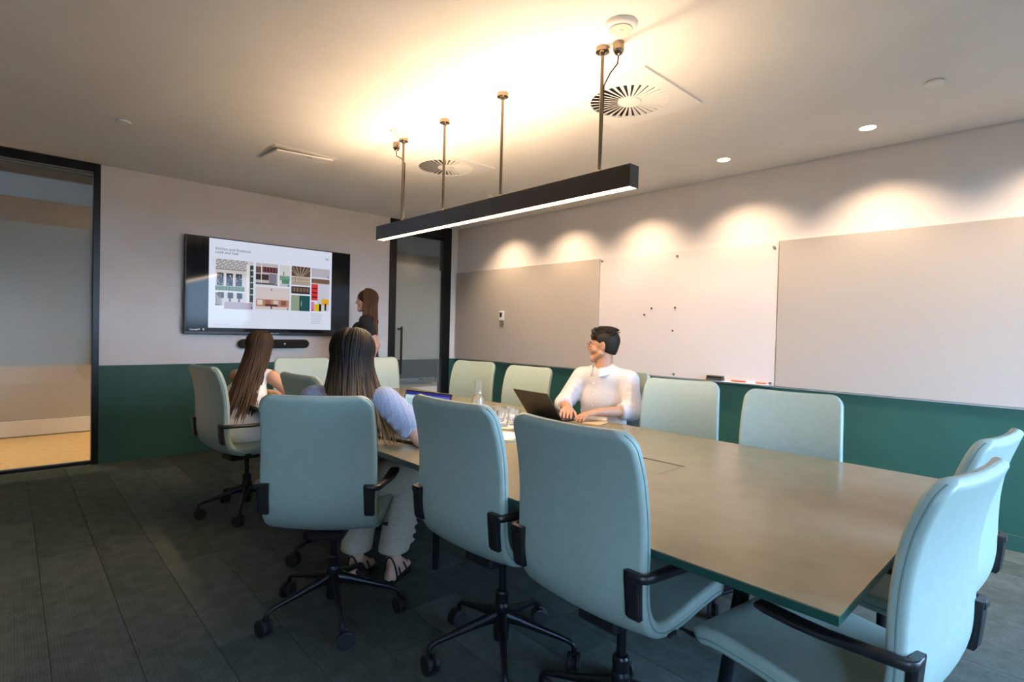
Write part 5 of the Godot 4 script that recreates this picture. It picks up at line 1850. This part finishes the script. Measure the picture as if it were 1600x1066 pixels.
func woman_blue() -> void:
	var base := Vector3(-3.53, 0, 3.72)
	var t := thing("person", "person with long dark hair fading to blond in blue-grey top", "person", base)
	var skin := Color(0.62, 0.37, 0.26)
	var fw := Vector3(0.68, 0, -0.73).normalized()
	var side := Vector3(0.73, 0, 0.68).normalized()   # her right
	var pelvis: Vector3 = (Vector3(-3.535, 0.575, 3.735) - base)
	var chest: Vector3 = (Vector3(-3.465, 0.83, 3.695) - base)
	var neck: Vector3 = (Vector3(-3.425, 1.01, 3.675) - base)
	var hc: Vector3 = (Vector3(-3.393, 1.152, 3.655) - base)
	var shr := neck + side * 0.185 - Vector3(0, 0.065, 0)
	var shl := neck - side * 0.165 - Vector3(0, 0.065, 0)
	var elr: Vector3 = (Vector3(-3.19, 0.785, 3.96) - base)
	var wrr: Vector3 = (Vector3(-3.06, 0.775, 3.80) - base)
	var ell: Vector3 = (Vector3(-3.44, 0.79, 3.40) - base)
	var wrl: Vector3 = (Vector3(-3.22, 0.775, 3.52) - base)
	var hipr := pelvis + side * 0.095
	var hipl := pelvis - side * 0.095
	var knr: Vector3 = (Vector3(-3.09, 0.535, 3.70) - base)
	var knl: Vector3 = (Vector3(-3.25, 0.535, 3.555) - base)
	var anr: Vector3 = (Vector3(-3.17, 0.11, 3.70) - base)
	var anl: Vector3 = (Vector3(-3.31, 0.11, 3.57) - base)
	var look := (fw + Vector3(0, -0.22, 0)).normalized()
	var g := Geo.new()
	g.col = skin
	var f := Field.new((Vector3(-3.85, 0.0, 3.15) - base), (Vector3(-2.95, 1.1, 4.1) - base), 0.0125)
	f.cap(pelvis, chest, 0.10, 0.095, 0.03, side, 1.3)
	f.cap(chest, neck - Vector3(0, 0.06, 0), 0.095, 0.05, 0.03, side, 1.4)
	f.cap(neck - Vector3(0, 0.06, 0), hc - Vector3(0, 0.05, 0), 0.05, 0.05, 0.03)
	f.cap(shr, elr, 0.050, 0.043, 0.03)
	f.cap(elr, wrr, 0.043, 0.025, 0.02)
	f.cap(shl, ell, 0.050, 0.043, 0.03)
	f.cap(ell, wrl, 0.043, 0.025, 0.02)
	leg_chain(f, hipr, knr, anr, 0.085, 0.056, 0.032)
	leg_chain(f, hipl, knl, anl, 0.085, 0.056, 0.032)
	foot(f, anr, anr + Vector3(0.125, -0.075, -0.07), 0.031)
	foot(f, anl, anl + Vector3(0.125, -0.075, -0.07), 0.031)
	f.to(g)
	head(g, hc, look, Vector3.UP, 0.93, 0.0065, skin, true, 0.0)
	hand(g, wrr, Vector3(0.75, -0.1, -0.6), Vector3(0, -1, 0), Vector3(-0.6, 0, -0.75), 0.45, 0.9)
	hand(g, wrl, Vector3(0.95, -0.1, 0.2), Vector3(0, -1, 0), Vector3(-0.2, 0, 0.95), 0.45, 0.9)
	part(t, "body", g, M.skin)
	var s := Geo.new()
	var q := Field.new((Vector3(-3.85, 0.48, 3.2) - base), (Vector3(-3.05, 1.1, 4.1) - base), 0.0105)
	q.cap(pelvis + Vector3(0, 0.03, 0), chest - Vector3(0, 0.02, 0), 0.122, 0.112, 0.03, side, 1.25)
	q.cap(chest - Vector3(0, 0.02, 0), chest + fw * 0.01 + Vector3(0, 0.08, 0), 0.114, 0.098, 0.04, side, 1.3)
	q.cap(shr - side * 0.03, neck - Vector3(0, 0.03, 0), 0.060, 0.055, 0.04)
	q.cap(shl + side * 0.03, neck - Vector3(0, 0.03, 0), 0.060, 0.055, 0.04)
	var cr := shr.lerp(elr, 0.82)
	var cl := shl.lerp(ell, 0.82)
	q.cap(shr, shr.lerp(elr, 0.84), 0.068, 0.065, 0.035)
	q.cap(shl, shl.lerp(ell, 0.84), 0.068, 0.065, 0.035)
	for k in 4:
		var b := shr.lerp(elr, 0.15 + 0.18 * k)
		q.cap(b + side * 0.055 + Vector3(0, 0.03, 0), b - side * 0.03 + fw * -0.055 + Vector3(0, -0.03, 0), 0.012, 0.009, 0.02)
	for k in 3:
		q.cap(pelvis + side * 0.13 + Vector3(0, 0.05 + 0.06 * k, 0) - fw * 0.03, pelvis + side * 0.02 + Vector3(0, 0.02 + 0.06 * k, 0) - fw * 0.115, 0.012, 0.009, 0.02)
	q.cut(cr, (elr - shr).normalized(), 0.09)
	q.cut(cl, (ell - shl).normalized(), 0.09)
	q.cut(neck + Vector3(0, 0.01, 0), (Vector3.UP + fw * 0.25).normalized(), 0.11)
	q.cut(pelvis + Vector3(0, 0.0, 0), Vector3.DOWN, 0.4)
	q.to(s)
	part(t, "knit_top", s, M.heather)
	var tr := Geo.new()
	var w := Field.new((Vector3(-3.85, 0.05, 3.1) - base), (Vector3(-2.98, 0.8, 4.05) - base), 0.0115)
	w.cap(hipl, hipr, 0.122, 0.122, 0.03)
	w.cap(pelvis, pelvis + Vector3(0, 0.08, 0), 0.118, 0.11, 0.03, side, 1.2)
	w.cap(hipr, knr, 0.105, 0.085, 0.03)
	w.cap(knr, anr + Vector3(0, 0.06, 0), 0.085, 0.078, 0.03)
	w.cap(hipl, knl, 0.105, 0.085, 0.03)
	w.cap(knl, anl + Vector3(0, 0.06, 0), 0.085, 0.078, 0.03)
	for k in 7:
		var b := hipr.lerp(knr, 0.0 + 0.12 * k)
		w.cap(b + side * 0.08 + Vector3(0, 0.05, 0), b + side * 0.085 + fw * 0.03 + Vector3(0, -0.06, 0), 0.014, 0.009, 0.016)
		var c := knr.lerp(anr, 0.1 * k + 0.1)
		w.cap(c - side * 0.03 - fw * 0.07, c + side * 0.08 + Vector3(0, -0.03, 0), 0.012, 0.01, 0.016)
	w.cut(anr + Vector3(0, 0.045, 0), Vector3.DOWN, 0.12)
	w.cut(anl + Vector3(0, 0.045, 0), Vector3.DOWN, 0.12)
	w.to(tr)
	part(t, "trousers", tr, M.sand)
	for an in [anr, anl]:
		var sg := Geo.new()
		var d := Vector3(0.87, 0, -0.49)
		var sd := Vector3(0.49, 0, 0.87)
		var toe: Vector3 = an + d * 0.155
		# sole
		var sole := []
		for k in 9:
			var u := k / 8.0
			var wd: float = [0.022, 0.028, 0.029, 0.026, 0.027, 0.033, 0.036, 0.032, 0.018][k]
			var c: Vector3 = an - d * 0.055 + d * 0.235 * u
			c.y = 0.016
			sole.append(PackedVector3Array([c + sd * wd + Vector3(0, 0.010, 0), c - sd * wd + Vector3(0, 0.010, 0), c - sd * wd - Vector3(0, 0.012, 0), c + sd * wd - Vector3(0, 0.012, 0)]))
		sg.rings(sole)
		for e in [[0.02, 0.048, 0.034], [0.075, 0.04, 0.04], [-0.02, 0.085, 0.036]]:
			var arc := []
			for k in 9:
				var a := PI * k / 8.0
				var c: Vector3 = an + d * e[0]
				c.y = 0.022
				arc.append(c + sd * cos(a) * e[2] + Vector3(0, sin(a) * (e[1] + 0.03), 0) - d * sin(a) * 0.02)
			sg.tube(arc, 0.0045, 6)
		part(t, "sandal", sg, M.shoe, "black strappy sandal")
	long_hair(t, hc, look, Vector3.UP, 1.05, 0.60, Vector3(-0.02, -1.0, 0.12), side * 0.40, Color(0.010, 0.008, 0.008), Color(0.36, 0.20, 0.085), 0.45, 520, 31, 2.0)

func woman_white() -> void:
	var base := Vector3(-3.43, 0, 2.02)
	var t := thing("person", "person with very long brown hair in sleeveless top and white skirt", "person", base)
	var skin := Color(0.50, 0.26, 0.15)
	var fw := Vector3(0.74, 0, -0.67).normalized()
	var side := Vector3(0.67, 0, 0.74).normalized()
	var pelvis: Vector3 = (Vector3(-3.455, 0.575, 2.03) - base)
	var chest: Vector3 = (Vector3(-3.375, 0.80, 1.985) - base)
	var neck: Vector3 = (Vector3(-3.305, 0.98, 1.945) - base)
	var hc: Vector3 = (Vector3(-3.255, 1.125, 1.915) - base)
	var shr := neck + side * 0.155 - Vector3(0, 0.06, 0)
	var shl := neck - side * 0.155 - Vector3(0, 0.06, 0)
	var elr: Vector3 = (Vector3(-3.085, 0.775, 2.17) - base)
	var wrr: Vector3 = (Vector3(-2.95, 0.775, 1.98) - base)
	var ell: Vector3 = (Vector3(-3.33, 0.78, 1.66) - base)
	var wrl: Vector3 = (Vector3(-3.12, 0.775, 1.78) - base)
	var hipr := pelvis + side * 0.09
	var hipl := pelvis - side * 0.09
	var knr: Vector3 = (Vector3(-3.02, 0.53, 2.31) - base)
	var knl: Vector3 = (Vector3(-3.07, 0.53, 2.13) - base)
	var anr: Vector3 = (Vector3(-3.05, 0.10, 2.33) - base)
	var anl: Vector3 = (Vector3(-3.10, 0.10, 2.15) - base)
	var look := (fw + Vector3(0, -0.25, 0)).normalized()
	var g := Geo.new()
	g.col = skin
	var f := Field.new((Vector3(-3.75, 0.0, 1.5) - base), (Vector3(-2.85, 1.1, 2.4) - base), 0.0125)
	f.cap(pelvis, chest, 0.09, 0.088, 0.03, side, 1.3)
	f.cap(chest, neck - Vector3(0, 0.06, 0), 0.088, 0.046, 0.03, side, 1.4)
	f.cap(neck - Vector3(0, 0.06, 0), hc - Vector3(0, 0.05, 0), 0.047, 0.047, 0.03)
	f.cap(shr - side * 0.02, elr, 0.050, 0.038, 0.03)
	f.cap(elr, wrr, 0.037, 0.023, 0.02)
	f.cap(shl + side * 0.02, ell, 0.050, 0.038, 0.03)
	f.cap(ell, wrl, 0.037, 0.023, 0.02)
	leg_chain(f, hipr, knr, anr, 0.08, 0.052, 0.031)
	leg_chain(f, hipl, knl, anl, 0.08, 0.052, 0.031)
	foot(f, anr, anr + Vector3(0.14, -0.07, -0.03), 0.03)
	foot(f, anl, anl + Vector3(0.14, -0.07, -0.03), 0.03)
	f.to(g)
	head(g, hc, look, Vector3.UP, 0.92, 0.0065, skin, true, 0.0)
	hand(g, wrr, Vector3(0.8, -0.1, -0.5), Vector3(0, -1, 0), Vector3(-0.5, 0, -0.8), 0.45, 0.88)
	hand(g, wrl, Vector3(0.95, -0.1, 0.2), Vector3(0, -1, 0), Vector3(-0.2, 0, 0.95), 0.45, 0.88)
	part(t, "body", g, M.skin)
	var s := Geo.new()
	var q := Field.new((Vector3(-3.72, 0.48, 1.6) - base), (Vector3(-3.0, 1.08, 2.35) - base), 0.0105)
	q.cap(pelvis + Vector3(0, 0.04, 0), chest, 0.108, 0.104, 0.03, side, 1.28)
	q.cap(chest, neck - Vector3(0, 0.05, 0) - fw * 0.005, 0.103, 0.060, 0.03, side, 1.42)
	q.cap(shr - side * 0.045 + Vector3(0, 0.01, 0), neck - Vector3(0, 0.03, 0), 0.046, 0.044, 0.03)
	q.cap(shl + side * 0.045 + Vector3(0, 0.01, 0), neck - Vector3(0, 0.03, 0), 0.046, 0.044, 0.03)
	q.cap(shr + side * 0.012 - Vector3(0, 0.035, 0), shr + side * 0.03 - Vector3(0, 0.07, 0), 0.058, 0.058, 0.0, Vector3.ZERO, 1.0, true)
	q.cap(shl - side * 0.012 - Vector3(0, 0.035, 0), shl - side * 0.03 - Vector3(0, 0.07, 0), 0.058, 0.058, 0.0, Vector3.ZERO, 1.0, true)
	q.cut(neck + Vector3(0, 0.0, 0), (Vector3.UP + fw * 0.3).normalized(), 0.1)
	q.cut(pelvis + Vector3(0, 0.06, 0), Vector3.DOWN, 0.4)
	q.to(s)
	part(t, "sleeveless_top", s, M.pale)
	var tr := Geo.new()
	var w := Field.new((Vector3(-3.78, 0.38, 1.6) - base), (Vector3(-2.9, 0.8, 2.45) - base), 0.0115)
	w.cap(hipl, hipr, 0.118, 0.118, 0.03)
	w.cap(pelvis, pelvis + Vector3(0, 0.09, 0), 0.116, 0.106, 0.03, side, 1.22)
	w.cap(hipr, hipr.lerp(knr, 0.75), 0.108, 0.09, 0.03)
	w.cap(hipl, hipl.lerp(knl, 0.75), 0.108, 0.09, 0.03)
	w.cap(pelvis + Vector3(0, 0.03, 0), (knl + knr) * 0.5 + Vector3(-0.06, 0.02, 0), 0.1, 0.08, 0.03)
	for k in 5:
		var b := hipr.lerp(knr, 0.02 + 0.11 * k)
		w.cap(b + side * 0.09 + Vector3(0, 0.07, 0) - fw * 0.05, b + side * 0.10 + fw * 0.03 + Vector3(0, -0.06, 0), 0.013, 0.009, 0.016)
	w.cut(hipr.lerp(knr, 0.74), (knr - hipr).normalized(), 0.13)
	w.cut(hipl.lerp(knl, 0.74), (knl - hipl).normalized(), 0.13)
	w.to(tr)
	part(t, "skirt", tr, M.white_cloth)
	for an in [anr, anl]:
		var sg := Geo.new()
		var sf := Field.new(an + Vector3(-0.12, -0.11, -0.12), an + Vector3(0.3, 0.06, 0.12), 0.008)
		foot(sf, an - Vector3(0, 0.03, 0), an + Vector3(0.16, -0.07, -0.03), 0.036)
		sf.cut(an - Vector3(0, 0.098, 0), Vector3.DOWN, 0.3)
		sf.cut(an - Vector3(0, 0.045, 0), Vector3.UP, 0.08)
		sf.to(sg)
		part(t, "shoe", sg, M.shoe)
	long_hair(t, hc, look, Vector3.UP, 0.94, 0.72, Vector3(-0.42, -1.0, 0.32), side * 0.10, Color(0.034, 0.019, 0.012), Color(0.10, 0.052, 0.030), 0.35, 380, 41, 1.75)

func woman_standing() -> void:
	var base := Vector3(-1.86, 0, 0.92)
	var t := thing("person", "person in black T-shirt standing beside the television in profile", "person", base)
	var skin := Color(0.60, 0.36, 0.26)
	var fw := Vector3(-0.76, 0, -0.65).normalized()
	var side := Vector3(0.65, 0, -0.76).normalized()   # her right, away from the table
	var pelvis: Vector3 = (Vector3(-1.845, 0.92, 0.935) - base)
	var chest: Vector3 = (Vector3(-1.875, 1.22, 0.912) - base)
	var neck: Vector3 = (Vector3(-1.85, 1.425, 0.93) - base)
	var hc: Vector3 = (Vector3(-1.875, 1.578, 0.905) - base)
	var shl := neck - side * 0.165 - Vector3(0, 0.06, 0)
	var shr := neck + side * 0.165 - Vector3(0, 0.06, 0)
	var ell := shl + Vector3(0.0, -0.25, 0.0) - fw * 0.12 - side * 0.02
	var wrl := ell + Vector3(0, -0.22, 0) + fw * 0.08
	var elr := shr + Vector3(0, -0.26, 0) + fw * 0.04 + side * 0.03
	var wrr := elr + Vector3(0, -0.10, 0) + fw * 0.19 - side * 0.05
	var hipl := pelvis - side * 0.09
	var hipr := pelvis + side * 0.09
	var knl := hipl + Vector3(0, -0.42, 0) + fw * 0.02
	var knr := hipr + Vector3(0, -0.42, 0) + fw * 0.03
	var anl := knl + Vector3(0, -0.41, 0) - fw * 0.03
	var anr := knr + Vector3(0, -0.41, 0) - fw * 0.02
	var look := (fw + Vector3(0, -0.04, 0)).normalized()
	var g := Geo.new()
	g.col = skin
	var f := Field.new((Vector3(-2.25, 0.0, 0.5) - base), (Vector3(-1.5, 1.52, 1.35) - base), 0.013)
	f.cap(pelvis, chest, 0.088, 0.086, 0.03, side, 1.3)
	f.cap(chest, neck - Vector3(0, 0.06, 0), 0.088, 0.048, 0.03, side, 1.4)
	f.cap(neck - Vector3(0, 0.06, 0), hc - Vector3(0, 0.05, 0), 0.047, 0.047, 0.03)
	for e in [[shl, ell, wrl], [shr, elr, wrr]]:
		f.cap(e[0], e[1], 0.046, 0.037, 0.03)
		f.cap(e[1], e[2], 0.036, 0.023, 0.02)
	leg_chain(f, hipl, knl, anl, 0.08, 0.052, 0.034)
	leg_chain(f, hipr, knr, anr, 0.08, 0.052, 0.034)
	foot(f, anl, anl + fw * 0.15 - Vector3(0, 0.06, 0), 0.031)
	foot(f, anr, anr + fw * 0.15 - Vector3(0, 0.06, 0), 0.031)
	f.to(g)
	head(g, hc, look, Vector3.UP, 0.95, 0.005, skin, true, 0.8)
	hand(g, wrl, Vector3(0, -1, 0) + fw * 0.25, side, fw, 0.4, 0.9)
	hand(g, wrr, fw * 0.9 - Vector3(0, 0.4, 0), -side, Vector3.UP, 0.4, 0.9)
	part(t, "body", g, M.skin)
	var s := Geo.new()
	var q := Field.new((Vector3(-2.25, 0.85, 0.5) - base), (Vector3(-1.5, 1.52, 1.35) - base), 0.0115)
	q.cap(pelvis - Vector3(0, 0.0, 0), pelvis.lerp(chest, 0.5), 0.112, 0.1, 0.03, side, 1.28)
	q.cap(pelvis.lerp(chest, 0.5), chest, 0.1, 0.108, 0.03, side, 1.28)
	q.cap(chest + fw * 0.075 - Vector3(0, 0.03, 0), chest + fw * 0.06 + Vector3(0, 0.06, 0), 0.095, 0.08, 0.05, side, 1.3)
	q.cap(chest, neck - Vector3(0, 0.06, 0), 0.1, 0.056, 0.03, side, 1.42)
	for e in [[shl, ell], [shr, elr]]:
		q.cap(e[0], neck - Vector3(0, 0.03, 0), 0.056, 0.052, 0.06)
		q.cap(e[0], e[0].lerp(e[1], 0.66), 0.060, 0.057, 0.03)
		q.cut(e[0].lerp(e[1], 0.62), (e[1] - e[0]).normalized(), 0.085)
	q.cut(neck + Vector3(0, 0.005, 0), (Vector3.UP + fw * 0.3).normalized(), 0.1)
	q.cut(pelvis - Vector3(0, 0.03, 0), Vector3.DOWN, 0.35)
	q.to(s)
	part(t, "t_shirt", s, M.black_cloth)
	var tr := Geo.new()
	var w := Field.new((Vector3(-2.2, 0.03, 0.5) - base), (Vector3(-1.5, 1.1, 1.35) - base), 0.0135)
	w.cap(hipl, hipr, 0.108, 0.108, 0.03)
	w.cap(pelvis, pelvis + Vector3(0, 0.08, 0), 0.102, 0.095, 0.03, side, 1.2)
	leg_chain(w, hipl, knl, anl + Vector3(0, 0.04, 0), 0.095, 0.066, 0.055)
	leg_chain(w, hipr, knr, anr + Vector3(0, 0.04, 0), 0.095, 0.066, 0.055)
	w.cut(anl + Vector3(0, 0.03, 0), Vector3.DOWN, 0.09)
	w.cut(anr + Vector3(0, 0.03, 0), Vector3.DOWN, 0.09)
	w.to(tr)
	part(t, "trousers", tr, M.denim)
	for an in [anl, anr]:
		var sg := Geo.new()
		var sf := Field.new(an + Vector3(-0.25, -0.11, -0.25), an + Vector3(0.2, 0.06, 0.2), 0.008)
		foot(sf, an - Vector3(0, 0.02, 0), an + fw * 0.17 - Vector3(0, 0.06, 0), 0.038)
		sf.cut(an - Vector3(0, an.y - 0.002, 0), Vector3.DOWN, 0.3)
		sf.to(sg)
		part(t, "shoe", sg, M.shoe)
	long_hair(t, hc, look, Vector3.UP, 0.97, 0.50, Vector3(0.0, -1.0, 0.03), side * 0.10 + fw * -0.02, Color(0.075, 0.034, 0.017), Color(0.13, 0.066, 0.034), 0.4, 380, 51, 1.85)
